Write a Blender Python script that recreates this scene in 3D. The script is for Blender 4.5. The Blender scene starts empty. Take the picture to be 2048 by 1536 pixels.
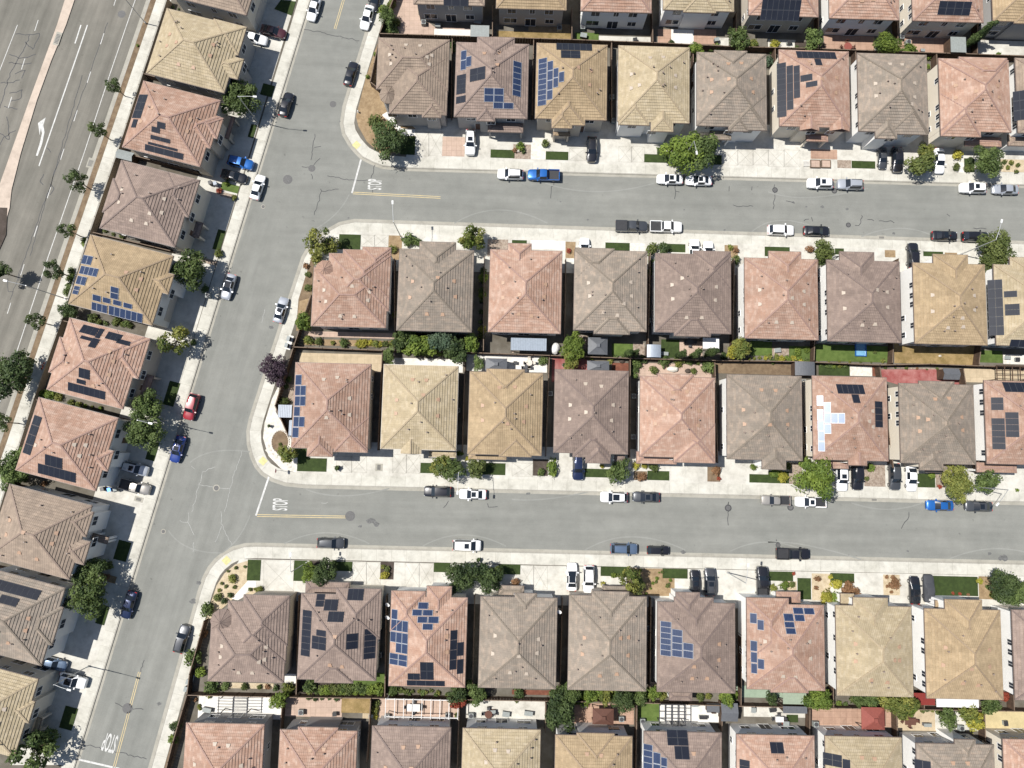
import bpy, math, random
from mathutils import Matrix, Vector
R_=math.radians
# ---------------------------------------------------------------- camera, light, exposure
SC=bpy.context.scene
COL=SC.collection
F=1365.33; CH=122.0
PITCH=R_(5.04); ROLL=R_(-0.6)
RM=Matrix.Rotation(ROLL,3,'Y')@Matrix.Rotation(PITCH,3,'X')
cam=bpy.data.cameras.new('camera'); cam.sensor_width=36; cam.lens=36*F/2048
cam.clip_start=1; cam.clip_end=5000
co=bpy.data.objects.new('camera',cam); COL.objects.link(co)
co.matrix_world=Matrix.Translation((0,0,CH))@RM.to_4x4()
SC.camera=co
SUNV=Vector((0.60,-0.145,-1)).normalized()
SEL=math.asin(-SUNV.z); SAZ=math.atan2(-SUNV.x,-SUNV.y)
w=bpy.data.worlds.new('World'); SC.world=w; w.use_nodes=True
nt=w.node_tree; sky=nt.nodes.new('ShaderNodeTexSky'); sky.sky_type='NISHITA'; sky.sun_disc=False
sky.sun_elevation=SEL; sky.sun_rotation=SAZ
nt.links.new(sky.outputs[0],nt.nodes['Background'].inputs[0]); nt.nodes['Background'].inputs[1].default_value=0.078
sl=bpy.data.lights.new('sun','SUN'); sl.energy=5.0; sl.angle=R_(0.5); sl.color=(1,0.968,0.92)
so=bpy.data.objects.new('sun',sl); COL.objects.link(so); so.rotation_euler=SUNV.to_track_quat('-Z','Y').to_euler()
SC.view_settings.view_transform='Standard'; SC.view_settings.look='None'
SC.view_settings.exposure=0.36; SC.view_settings.gamma=1

def P(px,py,z=0.0):
    d=RM@Vector(((px-1024)/F,(768-py)/F,-1.0))
    t=(z-CH)/d.z
    return Vector((d.x*t,d.y*t,z))
OFF={c:((i%4)*512,(i//4)*512) for i,c in enumerate('ABCDEFGHIJKL')}
def T(t,x,y,z=0.0):
    o=OFF[t]; return P(o[0]+x/3.0,o[1]+y/3.0,z)
def px_of(p):
    v=RM.transposed()@(Vector(p)-Vector((0,0,CH)))
    return (1024+F*v.x/-v.z, 768-F*v.y/-v.z)
ANG={'r':R_(-1.42),'c':R_(-14.48)}
GZ=0.13
rnd=random.Random(7)

# ---------------------------------------------------------------- materials
def new_mat(name):
    m=bpy.data.materials.new(name); m.use_nodes=True
    n=m.node_tree; return m,n,n.nodes['Principled BSDF']
def N(n,t,**k):
    x=n.nodes.new(t)
    for a,b in k.items():
        if a in x.inputs: x.inputs[a].default_value=b
        else: setattr(x,a,b)
    return x
def L(n,a,b): n.links.new(a,b)
def math_(n,op,a,b=None,c=None):
    x=n.nodes.new('ShaderNodeMath'); x.operation=op
    for i,v in enumerate((a,b,c)):
        if v is None: continue
        if isinstance(v,(int,float)): x.inputs[i].default_value=v
        else: L(n,v,x.inputs[i])
    return x.outputs[0]
def mix(n,f,a,b,mode='MIX'):
    x=n.nodes.new('ShaderNodeMix'); x.data_type='RGBA'; x.blend_type=mode
    for s,v in ((x.inputs[0],f),(x.inputs[6],a),(x.inputs[7],b)):
        if isinstance(v,(int,float)): s.default_value=v
        elif isinstance(v,tuple): s.default_value=(*v[:3],1)
        else: L(n,v,s)
    return x.outputs[2]
def noise(n,vec,scale,detail=4,rough=.55,out=0):
    x=N(n,'ShaderNodeTexNoise'); x.inputs['Scale'].default_value=scale; x.inputs['Detail'].default_value=detail; x.inputs['Roughness'].default_value=rough
    if vec is not None: L(n,vec,x.inputs['Vector'])
    return x.outputs[out]
def ramp(n,f,lo,hi,a=0.,b=1.):
    x=n.nodes.new('ShaderNodeMapRange'); L(n,f,x.inputs[0])
    for i,v in zip((1,2,3,4),(lo,hi,a,b)): x.inputs[i].default_value=v
    return x.outputs[0]
def bump(n,b,h,dist=.03,st=1.):
    x=n.nodes.new('ShaderNodeBump'); x.inputs['Distance'].default_value=dist; x.inputs['Strength'].default_value=st
    L(n,h,x.inputs['Height']); L(n,x.outputs[0],b.inputs['Normal'])
def geo(n): return n.nodes.new('ShaderNodeNewGeometry').outputs['Position']
def mat_plain(name,c,rough=.7,var=.12,scale=3.,metal=0.,coat=0.,spec=None):
    m,n,b=new_mat(name)
    f=noise(n,geo(n),scale,3)
    k=ramp(n,f,.3,.7,1-var,1+var)
    x=n.nodes.new('ShaderNodeVectorMath'); x.operation='SCALE'; x.inputs[0].default_value=c; L(n,k,x.inputs[3])
    L(n,x.outputs[0],b.inputs['Base Color'])
    b.inputs['Roughness'].default_value=rough; b.inputs['Metallic'].default_value=metal; b.inputs['Coat Weight'].default_value=coat
    if spec is not None: b.inputs['Specular IOR Level'].default_value=spec
    return m
def mat_ground(name,c1,c2,scale=1.,fine=8.,blot=.35,bumpd=.02,grain=.15,rough=.9):
    m,n,b=new_mat(name); g=geo(n)
    a=ramp(n,noise(n,g,scale*.35,5,.6),.35,.65); q=noise(n,g,fine,3,.7)
    c=mix(n,a,c1,c2)
    k=ramp(n,q,.25,.75,1-grain,1+grain)
    k2=ramp(n,noise(n,g,scale*.06,3),.3,.7,1-blot*.4,1+blot*.3)
    kk=math_(n,'MULTIPLY',k,k2)
    x=n.nodes.new('ShaderNodeVectorMath'); x.operation='SCALE'; L(n,c,x.inputs[0]); L(n,kk,x.inputs[3])
    L(n,x.outputs[0],b.inputs['Base Color']); b.inputs['Roughness'].default_value=rough
    b.inputs['Specular IOR Level'].default_value=.25
    bump(n,b,q,bumpd)
    return m
def mat_roof(name,c1,c2,c3):
    m,n,b=new_mat(name)
    uv=n.nodes.new('ShaderNodeTexCoord').outputs['UV']
    oi=n.nodes.new('ShaderNodeObjectInfo').outputs['Random']
    br=n.nodes.new('ShaderNodeTexBrick'); L(n,uv,br.inputs['Vector'])
    br.inputs['Color1'].default_value=(0,0,0,1); br.inputs['Color2'].default_value=(1,1,1,1); br.inputs['Mortar'].default_value=(.5,.5,.5,1)
    br.inputs['Scale'].default_value=1; br.inputs['Brick Width'].default_value=.7; br.inputs['Row Height'].default_value=.47
    br.inputs['Mortar Size'].default_value=.0; br.offset=.5; br.inputs['Bias'].default_value=0
    g=geo(n)
    ns=noise(n,g,.35,3,.6); 
    f=ramp(n,noise(n,g,.12,2),.35,.65,0,.55)
    c=mix(n,ramp(n,ns,.3,.7),c1,c2)
    tile=ramp(n,br.outputs['Color'],0,1,0,1)
    # streaks of paler tiles, clustered
    stretch=n.nodes.new('ShaderNodeMapping'); L(n,uv,stretch.inputs[0]); stretch.inputs['Scale'].default_value=(.5,1.3,1)
    st=ramp(n,noise(n,stretch.outputs[0],1.4,2,.5),.42,.62)
    c=mix(n,math_(n,'MULTIPLY',st,ramp(n,tile,.2,.9,.12,.6)),c,c3)
    k=math_(n,'MULTIPLY',ramp(n,tile,0,1,.92,1.05),ramp(n,oi,0,1,.90,1.08))
    k=math_(n,'MULTIPLY',k,ramp(n,noise(n,g,5,3,.7),.3,.7,.9,1.1))
    x=n.nodes.new('ShaderNodeVectorMath'); x.operation='SCALE'; L(n,c,x.inputs[0]); L(n,k,x.inputs[3])
    L(n,x.outputs[0],b.inputs['Base Color']); b.inputs['Roughness'].default_value=.8; b.inputs['Specular IOR Level'].default_value=.3
    sep=n.nodes.new('ShaderNodeSeparateXYZ'); L(n,uv,sep.inputs[0])
    cx=math_(n,'SINE',math_(n,'MULTIPLY',sep.outputs[0],6.2832/.31))
    bump(n,b,cx,.02,.5)
    mp=n.nodes.new('ShaderNodeMapping'); L(n,uv,mp.inputs[0]); mp.inputs['Scale'].default_value=(1.1,.13,1)
    dk=math_(n,'MULTIPLY',ramp(n,noise(n,mp.outputs[0],1.,3,.6),.32,.7,.90,1.06),ramp(n,noise(n,g,.22,4,.7),.35,.65,.93,1.06))
    L(n,math_(n,'MULTIPLY',k,dk),x.inputs[3])
    return m
def srgb(r,g,b,k=1.):
    f=lambda v:((v/255+.055)/1.055)**2.4 if v>10 else v/3295
    return (f(r)*k,f(g)*k,f(b)*k)
K=.58
M={}
M['roof_tan']=mat_roof('tan_tiles',srgb(212,194,160,K),srgb(198,180,146,K),srgb(222,206,178,K))
M['roof_ochre']=mat_roof('ochre_tiles',srgb(200,176,140,K),srgb(184,160,126,K),srgb(212,186,150,K))
M['roof_red']=mat_roof('terracotta_tiles',srgb(211,175,154,K),srgb(193,153,130,K),srgb(223,199,181,K))
M['roof_brown']=mat_roof('brown_tiles',srgb(176,155,142,K),srgb(160,141,130,K),srgb(190,168,153,K))
M['roof_grey']=mat_roof('grey_brown_tiles',srgb(177,163,148,K),srgb(160,149,135,K),srgb(200,178,157,K))
M['roof_taupe']=mat_roof('taupe_tiles',srgb(186,166,147,K),srgb(168,150,133,K),srgb(200,178,156,K))
CAP={'roof_tan':(202,182,150),'roof_ochre':(186,162,132),'roof_red':(192,157,142),'roof_brown':(150,131,122),'roof_grey':(155,142,126),'roof_taupe':(172,150,134)}
for k_,c in CAP.items(): M['cap'+k_[4:]]=mat_plain('ridge'+k_[4:],srgb(*c,K*.9),.8,.15,4)
M['vent']=mat_plain('vent_metal',srgb(214,176,146,.55),.6,.08)
M['vent_light']=mat_plain('vent_pale',srgb(225,208,188,.55),.6,.08)
M['pipe']=mat_plain('vent_pipe',(.22,.17,.14),.6,.1)
WALLS={'white':(.76,.75,.72),'cream':(.66,.60,.50),'grey':(.36,.35,.335),'sand':(.48,.43,.36),'taupe':(.35,.31,.28)}
for k_,c in WALLS.items(): M['wall_'+k_]=mat_ground('stucco_'+k_,c,tuple(v*.94 for v in c),.6,14,.15,.008,.05)
M['gutter_dark']=mat_plain('gutter_brown',(.13,.10,.085),.5); M['gutter_pale']=mat_plain('gutter_pale',(.5,.46,.4),.5)
M['frame']=mat_plain('window_frame_white',(.75,.74,.71),.5,.03)
M['glass']=mat_plain('window_glass',(.03,.035,.045),.08,.1,1)
M['garage']=mat_plain('garage_door_paint',(.55,.5,.43),.5,.05)
M['door']=mat_plain('front_door_paint',(.16,.09,.06),.5,.05)
def mat_panel(name,c,cf,lines):
    m,n,b=new_mat(name); uv=n.nodes.new('ShaderNodeTexCoord').outputs['UV']
    s=n.nodes.new('ShaderNodeSeparateXYZ'); L(n,uv,s.inputs[0])
    def edge(o,k,wd):
        fr=math_(n,'FRACT',math_(n,'MULTIPLY',o,k)); return math_(n,'LESS_THAN',math_(n,'MINIMUM',fr,math_(n,'SUBTRACT',1,fr)),wd)
    e=math_(n,'MAXIMUM',edge(s.outputs[0],1,.035),edge(s.outputs[1],1,.035))
    g_=math_(n,'MAXIMUM',edge(s.outputs[0],6,.045),edge(s.outputs[1],10,.045))
    base=mix(n,ramp(n,noise(n,geo(n),.8,2),.3,.7),c,tuple(v*1.25 for v in c))
    col=mix(n,math_(n,'MULTIPLY',g_,lines),base,(.35,.4,.5))
    col=mix(n,e,col,cf)
    L(n,col,b.inputs['Base Color']); b.inputs['Roughness'].default_value=.32; b.inputs['Specular IOR Level'].default_value=.22; b.inputs['Coat Weight'].default_value=.08; b.inputs['Coat Roughness'].default_value=.25
    return m
M['panel_blue']=mat_panel('solar_cells_blue',(.016,.028,.066),(.34,.36,.39),.12)
M['panel_black']=mat_panel('solar_cells_black',(.013,.015,.022),(.05,.055,.065),.03)
M['panel_bright']=mat_panel('solar_cells_painted_glint',(.08,.13,.30),(.6,.62,.66),.4)  # sun glint painted into paler cells and frames, with lower roughness below
pb_=M['panel_bright'].node_tree.nodes['Principled BSDF']; pb_.inputs['Roughness'].default_value=.20; pb_.inputs['Specular IOR Level'].default_value=.5; pb_.inputs['Coat Weight'].default_value=0
def mat_asphalt(name,c1,c2,avenue=False):
    m,n,b=new_mat(name); g=geo(n)
    a=ramp(n,noise(n,g,.07,4,.6),.3,.7); c=mix(n,a,c1,c2)
    def streak(rot,sc,lo,hi):
        if avenue: lo-=.10; hi+=.05
        st=n.nodes.new('ShaderNodeMapping'); st.vector_type='TEXTURE'; L(n,g,st.inputs[0]); st.inputs['Rotation'].default_value=(0,0,rot); st.inputs['Scale'].default_value=(sc,1,1)
        return ramp(n,noise(n,st.outputs[0],.55,4,.6),.3,.7,lo,hi)
    sx=n.nodes.new('ShaderNodeSeparateXYZ'); L(n,g,sx.inputs[0])
    slant=streak(R_(74),14,.88,1.10); flat_=streak(R_(-1.42),14,.90,1.08)
    msk=ramp(n,sx.outputs[0],-46,-38)
    x1=n.nodes.new('ShaderNodeMix'); L(n,msk,x1.inputs[0]); L(n,slant,x1.inputs[2]); L(n,flat_,x1.inputs[3])
    k=math_(n,'MULTIPLY',ramp(n,noise(n,g,7,4,.75),.25,.75,.84,1.13),ramp(n,noise(n,g,.45,5,.65),.3,.7,.92,1.07))
    k=math_(n,'MULTIPLY',k,x1.outputs[0])
    sp=ramp(n,noise(n,g,1.1,2,.5),.70,.80,0,.3)
    k=math_(n,'MULTIPLY',k,math_(n,'SUBTRACT',1,sp))
    x=n.nodes.new('ShaderNodeVectorMath'); x.operation='SCALE'; L(n,c,x.inputs[0]); L(n,k,x.inputs[3])
    L(n,x.outputs[0],b.inputs['Base Color']); b.inputs['Roughness'].default_value=.92; b.inputs['Specular IOR Level'].default_value=.2
    bump(n,b,noise(n,g,25,2,.7),.012)
    return m
M['asphalt']=mat_asphalt('asphalt',srgb(156,157,150,.57),srgb(168,168,160,.57))
M['asphalt_avenue']=mat_asphalt('avenue_asphalt',srgb(142,139,129,.57),srgb(158,153,142,.57),True)
def mat_conc(name,c1,c2,joint=0.,jw=1.5,jh=10.):
    m,n,b=new_mat(name); g=geo(n)
    a=ramp(n,noise(n,g,.25,5,.65),.3,.7); c=mix(n,a,c1,c2)
    k=math_(n,'MULTIPLY',ramp(n,noise(n,g,6,4,.7),.25,.75,.92,1.06),math_(n,'MULTIPLY',ramp(n,noise(n,g,1.2,3,.6),.35,.7,1.04,.92),ramp(n,noise(n,g,.5,5,.75),.52,.75,1.0,.82)))
    x=n.nodes.new('ShaderNodeVectorMath'); x.operation='SCALE'; L(n,c,x.inputs[0]); L(n,k,x.inputs[3])
    out=x.outputs[0]
    if joint:
        uv=n.nodes.new('ShaderNodeTexCoord').outputs['UV']; br=n.nodes.new('ShaderNodeTexBrick'); L(n,uv,br.inputs['Vector'])
        br.offset=0; br.inputs['Color1'].default_value=(.93,.93,.92,1); br.inputs['Color2'].default_value=(1.01,1.01,1.01,1); br.inputs['Mortar'].default_value=(.62,.60,.57,1)
        br.inputs['Scale'].default_value=1; br.inputs['Brick Width'].default_value=jw; br.inputs['Row Height'].default_value=jh; br.inputs['Mortar Size'].default_value=joint; br.inputs['Mortar Smooth'].default_value=.3
        out=mix(n,1.,out,br.outputs['Color'],'MULTIPLY')
    L(n,out,b.inputs['Base Color']); b.inputs['Roughness'].default_value=.85; b.inputs['Specular IOR Level'].default_value=.25
    return m
M['pavement']=mat_conc('pavement_concrete',srgb(234,231,219,.68),srgb(216,212,199,.64),.022,2.6,20)
M['kerb']=mat_conc('kerb_concrete',srgb(205,200,188,.58),srgb(188,184,172,.58))
M['gutterpan']=mat_conc('gutter_concrete',srgb(205,200,186,.58),srgb(190,186,172,.58))
M['conc']=mat_conc('driveway_concrete',srgb(240,237,226,.66),srgb(216,211,198,.62))
M['conc_white']=mat_conc('white_concrete',srgb(250,247,240,.70),srgb(240,236,226,.68))
M['conc_pink']=mat_conc('pinkish_concrete',srgb(226,198,178,.62),srgb(214,188,170,.62),.02,.9,.9)
M['conc_tan']=mat_conc('tan_concrete',srgb(230,210,178,.62),srgb(214,194,162,.62),.015,1.2,1.2)
M['conc_terra']=mat_conc('terracotta_concrete',srgb(216,180,156,.60),srgb(200,164,142,.58),.02,1.,1.)
M['conc_yellow']=mat_conc('yellow_concrete',srgb(234,216,168,.62),srgb(222,204,156,.6))
M['conc_red']=mat_ground('red_painted_concrete',srgb(176,96,92,.52),srgb(200,140,134,.55),2.)
M['conc_green']=mat_conc('green_tinted_concrete',srgb(178,196,172,.6),srgb(166,184,160,.6))
M['median']=mat_conc('median_concrete',srgb(232,214,196,.64),srgb(216,198,180,.62))
M['base']=mat_ground('bare_ground',srgb(150,144,132,.5),srgb(122,114,100,.48),1.)
M['land']=mat_ground('open_land',(.16,.14,.10),(.2,.17,.12),.3)
M['mulch']=mat_ground('tan_mulch',srgb(192,166,130,.6),srgb(168,142,108,.58),4,11,.3,.05,.28)
M['dirt']=mat_ground('planter_soil',srgb(164,142,114,.55),srgb(142,120,96,.5),3,9,.4,.04,.25)
M['darkbed']=mat_ground('dark_mulch',srgb(112,100,92,.5),srgb(92,82,72,.5),3,12,.3,.05,.3)
M['gravel']=mat_ground('pale_gravel',srgb(205,188,170,.6),srgb(170,150,132,.55),8,10,.2,.08,.4)
M['rock_white']=mat_ground('white_rock',srgb(250,246,236,.68),srgb(232,226,212,.64),6,10,.1,.04,.12)
M['cream_gravel']=mat_ground('cream_gravel',srgb(234,216,184,.62),srgb(214,194,160,.6),5,10,.2,.05,.2)
M['grass']=mat_ground('turf',srgb(88,108,56,.42),srgb(74,92,48,.40),5,16,.3,.03,.25)
M['grass_light']=mat_ground('bright_turf',srgb(124,146,76,.5),srgb(106,130,62,.46),3,14,.4,.03,.25)
M['grass_dry']=mat_ground('dry_grass',srgb(192,164,116,.55),srgb(156,134,84,.5),2,10,.5,.03,.3)
M['brick_red']=mat_ground('red_brick_paving',srgb(166,108,86,.5),srgb(142,90,72,.48),5)
M['white_paint']=mat_ground('road_paint_white',(.60,.59,.56),(.42,.42,.40),7,14,.2,.0,.18)
M['yellow_paint']=mat_ground('road_paint_yellow',(.60,.47,.24),(.46,.39,.24),4,12,.2,.0,.12)
M['tactile']=mat_plain('tactile_yellow',srgb(238,230,165,.6),.8)
M['tar']=mat_plain('crack_sealant',(.045,.045,.047),.7,.3)
M['tar_pale']=mat_plain('pale_crack_fill',(.36,.36,.34),.8,.2)
M['oil']=mat_plain('oil_stain',(.115,.115,.11),.8,.3)
M['wear']=mat_asphalt('worn_asphalt',srgb(170,171,164,.57),srgb(178,178,171,.57))
M['iron']=mat_plain('cast_iron',(.10,.098,.095),.7,.3,8)
M['wood']=mat_ground('fence_wood',srgb(120,96,78,.5),srgb(92,76,64,.5),3,9,.3,.01,.2)
M['woodtop']=mat_plain('fence_cap',srgb(150,128,108,.5),.8,.15)
M['block']=mat_ground('block_wall',srgb(176,160,140,.55),srgb(160,146,128,.55),2)
M['pole']=mat_plain('galvanised_steel',(.42,.43,.43),.45,.06,1,.5)
M['lamp']=mat_plain('lamp_housing',(.62,.62,.6),.4)
M['dark_metal']=mat_plain('dark_metal',(.05,.05,.055),.5)
M['shed_grey']=mat_plain('shed_roof_grey',(.24,.26,.25),.6,.1); M['shed_dark']=mat_plain('shed_roof_dark',(.10,.105,.115),.6,.1)
M['shed_blue']=mat_plain('metal_roof_bluegrey',(.26,.30,.35),.45,.08)
M['canvas_red']=mat_plain('red_canvas',srgb(168,92,80,.55),.8,.1); M['canvas_brown']=mat_plain('brown_canvas',srgb(112,74,60,.6),.8,.1)
M['canvas_white']=mat_plain('white_canvas',(.62,.61,.59),.7,.04); M['canvas_green']=mat_plain('pale_green_roof',srgb(170,184,160,.6),.8,.08)
M['canvas_scarlet']=mat_plain('scarlet_awning',srgb(160,56,46,.5),.8,.08)
M['water']=mat_plain('pool_blue',(.16,.34,.50),.2,.15)
M['stone']=mat_plain('boulder_stone',(.55,.5,.43),.85,.2,2)
M['sign_red']=mat_plain('sign_red',(.6,.02,.02),.4,.02); M['sign_white']=mat_plain('sign_white',(.8,.8,.8),.4,.02)
M['bark']=mat_plain('bark',(.16,.115,.08),.9,.25,6)
M['tyre']=mat_plain('tyre_rubber',(.02,.02,.02),.8); M['rim']=mat_plain('wheel_rim',(.5,.5,.5),.3,.02,1,.8)
M['carglass']=mat_plain('car_glass',(.012,.016,.022),.06,.05,1,0,.5)
M['headlight']=mat_plain('headlight_lens',(.7,.72,.75),.1,.02); M['taillight']=mat_plain('taillight_red',(.5,.02,.02),.2,.02)
M['black_plastic']=mat_plain('black_plastic',(.03,.03,.032),.5)
CARC=dict(white=(.80,.80,.79),silver=(.42,.44,.47),grey=(.07,.074,.08),black=(.012,.012,.015),navy=(.015,.025,.07),blue=(.02,.13,.42),deepblue=(.015,.04,.20),red=(.28,.02,.03),slate=(.12,.17,.25),maroon=(.06,.015,.018),cover=(.045,.048,.055),champagne=(.33,.31,.28))
for k_,c in CARC.items():
    M['car_'+k_]=mat_plain('car_paint_'+k_,c,.32 if k_!='cover' else .8,.02,1,.35 if k_ in('silver','grey','navy','slate','champagne','blue') else 0,1. if k_!='cover' else 0)
def mat_leaf(name,c1,c2,tr=.25):
    m,n,b=new_mat(name)
    at=n.nodes.new('ShaderNodeAttribute'); at.attribute_name='tone'
    oi=n.nodes.new('ShaderNodeObjectInfo').outputs['Random']
    c=mix(n,at.outputs['Fac'],c1,c2)
    k=ramp(n,oi,0,1,.85,1.15)
    x=n.nodes.new('ShaderNodeVectorMath'); x.operation='SCALE'; L(n,c,x.inputs[0]); L(n,k,x.inputs[3])
    L(n,x.outputs[0],b.inputs['Base Color']); b.inputs['Roughness'].default_value=.6; b.inputs['Specular IOR Level'].default_value=.25
    t=n.nodes.new('ShaderNodeBsdfTranslucent'); L(n,x.outputs[0],t.inputs[0])
    ms=n.nodes.new('ShaderNodeMixShader'); ms.inputs[0].default_value=tr
    L(n,b.outputs[0],ms.inputs[1]); L(n,t.outputs[0],ms.inputs[2]); L(n,ms.outputs[0],n.nodes['Material Output'].inputs[0])
    return m
LEAF=dict(green=((.042,.070,.020),(.15,.20,.06)),dark=((.026,.046,.017),(.10,.14,.045)),yellow=((.20,.20,.03),(.42,.38,.06)),lime=((.07,.115,.022),(.20,.26,.045)),
 olive=((.055,.08,.022),(.15,.175,.05)),purple=((.045,.028,.042),(.10,.065,.085)),brown=((.16,.085,.04),(.30,.17,.09)),red=((.20,.035,.02),(.36,.09,.05)),mixed=((.065,.10,.022),(.25,.25,.06)),blue=((.05,.085,.05),(.11,.15,.09)))
for k_,(a,b_) in LEAF.items(): M['leaf_'+k_]=mat_leaf('leaves_'+k_,a,b_)

# ---------------------------------------------------------------- mesh helpers
class MB:
    def __init__(s): s.v=[];s.f=[];s.uv=[];s.mi=[];s.mats=[]
    def mat(s,m):
        if m not in s.mats: s.mats.append(m)
        return s.mats.index(m)
    def face(s,pts,m,uv=None):
        i=len(s.v); s.v+= [tuple(p) for p in pts]; s.f.append(tuple(range(i,i+len(pts)))); s.mi.append(s.mat(m))
        s.uv+= uv if uv else [(p[0],p[1]) for p in pts]
    def box(s,x0,y0,z0,x1,y1,z1,m,mtx=None,bottom=True):
        c=[(x0,y0,z0),(x1,y0,z0),(x1,y1,z0),(x0,y1,z0),(x0,y0,z1),(x1,y0,z1),(x1,y1,z1),(x0,y1,z1)]
        if mtx is not None: c=[tuple(mtx@Vector(p)) for p in c]
        for q in ((0,3,2,1),(4,5,6,7),(0,1,5,4),(1,2,6,5),(2,3,7,6),(3,0,4,7)):
            if q==(0,3,2,1) and not bottom: continue
            s.face([c[k] for k in q],m)
    def bar(s,a,b,wd,ht,m):   # box beam between two points
        a=Vector(a);b=Vector(b);d=b-a;ln=d.length
        if ln<1e-4: return
        q=d.to_track_quat('X','Z').to_matrix().to_4x4(); q.translation=a
        s.box(0,-wd/2,-ht/2,ln,wd/2,ht/2,m,q)
    def tube(s,a,b,r0,r1,m,n=8,caps=True):
        a=Vector(a);b=Vector(b);q=(b-a).to_track_quat('Z','Y')
        A=[a+q@Vector((math.cos(t*math.tau/n)*r0,math.sin(t*math.tau/n)*r0,0)) for t in range(n)]
        B=[b+q@Vector((math.cos(t*math.tau/n)*r1,math.sin(t*math.tau/n)*r1,0)) for t in range(n)]
        for t in range(n): u=(t+1)%n; s.face([A[t],A[u],B[u],B[t]],m)
        if caps: s.face(B,m); s.face(A[::-1],m)
    def mesh(s,name,smooth=False):
        me=bpy.data.meshes.new(name); me.from_pydata(s.v,[],s.f)
        for m in s.mats: me.materials.append(M[m])
        me.polygons.foreach_set('material_index',s.mi)
        ul=me.uv_layers.new(name='uv'); ul.data.foreach_set('uv',[c for q in s.uv for c in q[:2]])
        if smooth: me.polygons.foreach_set('use_smooth',[True]*len(s.f))
        me.update(); return me
    def build(s,name,parent=None,smooth=False):
        return put(name,s.mesh(name,smooth),parent)
def put(name,me,parent=None,loc=None,rz=None):
    o=bpy.data.objects.new(name,me); COL.objects.link(o)
    if parent is not None: o.parent=parent
    if loc is not None: o.location=loc
    if rz is not None: o.rotation_euler=(0,0,rz)
    return o
LAB=[]   # (object, px) whose labels get told apart at the end
def empty(name,loc,rz=0.):
    o=bpy.data.objects.new(name,None); COL.objects.link(o); o.location=loc; o.rotation_euler=(0,0,rz); o.empty_display_size=.3
    return o
def tag(o,label,cat,group=None):
    o['label']=label; o['category']=cat
    if group: o['group']=group
    LAB.append(o); return o
def struct(o,kind='structure'): o['kind']=kind; return o
def copy_tree(o,parent=None):
    c=o.copy(); COL.objects.link(c); c.parent=parent
    for k in ('label','category','group'):
        if parent is None and k in c and k!='group' and k!='category': del c[k]
    for ch in CHILD.get(o.name,()): copy_tree(ch,c)
    return c
CHILD={}
def freeze(root):
    CHILD.clear()
    for o in COL.objects:
        if o.parent: CHILD.setdefault(o.parent.name,[]).append(o)
ORD=['first','second','third','fourth','fifth','sixth','seventh','eighth','ninth','tenth','eleventh','twelfth','thirteenth','fourteenth','fifteenth','sixteenth','seventeenth','eighteenth','nineteenth','twentieth']

# ---------------------------------------------------------------- ground, roads, blocks
def flat(name,pts,z,m,kind='structure'):
    b=MB(); pts=[(p[0],p[1],z) for p in pts]
    area=sum(pts[i][0]*pts[(i+1)%len(pts)][1]-pts[(i+1)%len(pts)][0]*pts[i][1] for i in range(len(pts)))
    if area<0: pts=pts[::-1]
    b.face(pts,m); return struct(b.build(name),kind)
flat('ground',[(-900,-900),(900,-900),(900,900),(-900,900)],-.06,'land')
flat('road',[(-95,-90),(130,-90),(130,95),(-95,95)],0,'asphalt')
av=[P(330,-93),P(298,0),P(123,512),P(0,880),P(-290,1700),P(-900,1700),P(-900,-300),P(400,-300)]
flat('avenue_road',av,.004,'asphalt_avenue')
N_c=[(795,-130),(755,0),(715,130),(697,190),(690,213),(685,247),(689,268),(702,290),(714,304),(725,315),(745,325),(765,333),(812,337),(2400,381)]
M_c=[(2400,499),(2048,487),(709,443),(680,449),(655,463),(635,478),(620,495),(608,515),(512,809),(503,838),(498,862),(499,888),(505,912),(514,932),(526,946),(545,958),(572,967),(612,971),(2048,1005),(2400,1014)]
S_c=[(2400,1136),(2048,1127),(512,1091),(490,1092),(467,1098),(450,1107),(433,1121),(420,1137),(410,1156),(401,1182),(302,1536),(262,1680)]
WE=[(690,-223),(650,-93),(610,37),(153,1524),(107,1674)]
WW=[(375,-223),(298,0),(123,512),(0,880),(-290,1700)]
def off_line(pts,d):   # offset polyline to its left by d
    out=[]
    for i,p in enumerate(pts):
        a=pts[max(i-1,0)]; b=pts[min(i+1,len(pts)-1)]
        t=(b-p).normalized() if i==0 else ((p-a).normalized() if i==len(pts)-1 else ((p-a).normalized()+(b-p).normalized()).normalized())
        n=Vector((-t.y,t.x,0)); k=1.
        if 0<i<len(pts)-1:
            k=1/max(.6,n.dot(Vector((-(b-p).normalized().y,(b-p).normalized().x,0))))
        out.append(p+n*d*k)
    return out
def strip(name,line,d0,d1,z,m,mb=None,gap=None):
    A=off_line(line,d0);B=off_line(line,d1); b=mb or MB(); s=0
    for i in range(len(line)-1):
        ln=(line[i+1]-line[i]).length
        q=[A[i],A[i+1],B[i+1],B[i]]; q=[(p.x,p.y,z) for p in q]
        uv=[(s,.2),(s+ln,.2),(s+ln,d1-d0+.2),(s,d1-d0+.2)]
        nrm=(q[1][0]-q[0][0])*(q[3][1]-q[0][1])-(q[1][1]-q[0][1])*(q[3][0]-q[0][0])
        if nrm<0: q=q[::-1];uv=uv[::-1]
        b.face(q,m,uv); s+=ln
    if mb is None: return struct(b.build(name))
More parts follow.
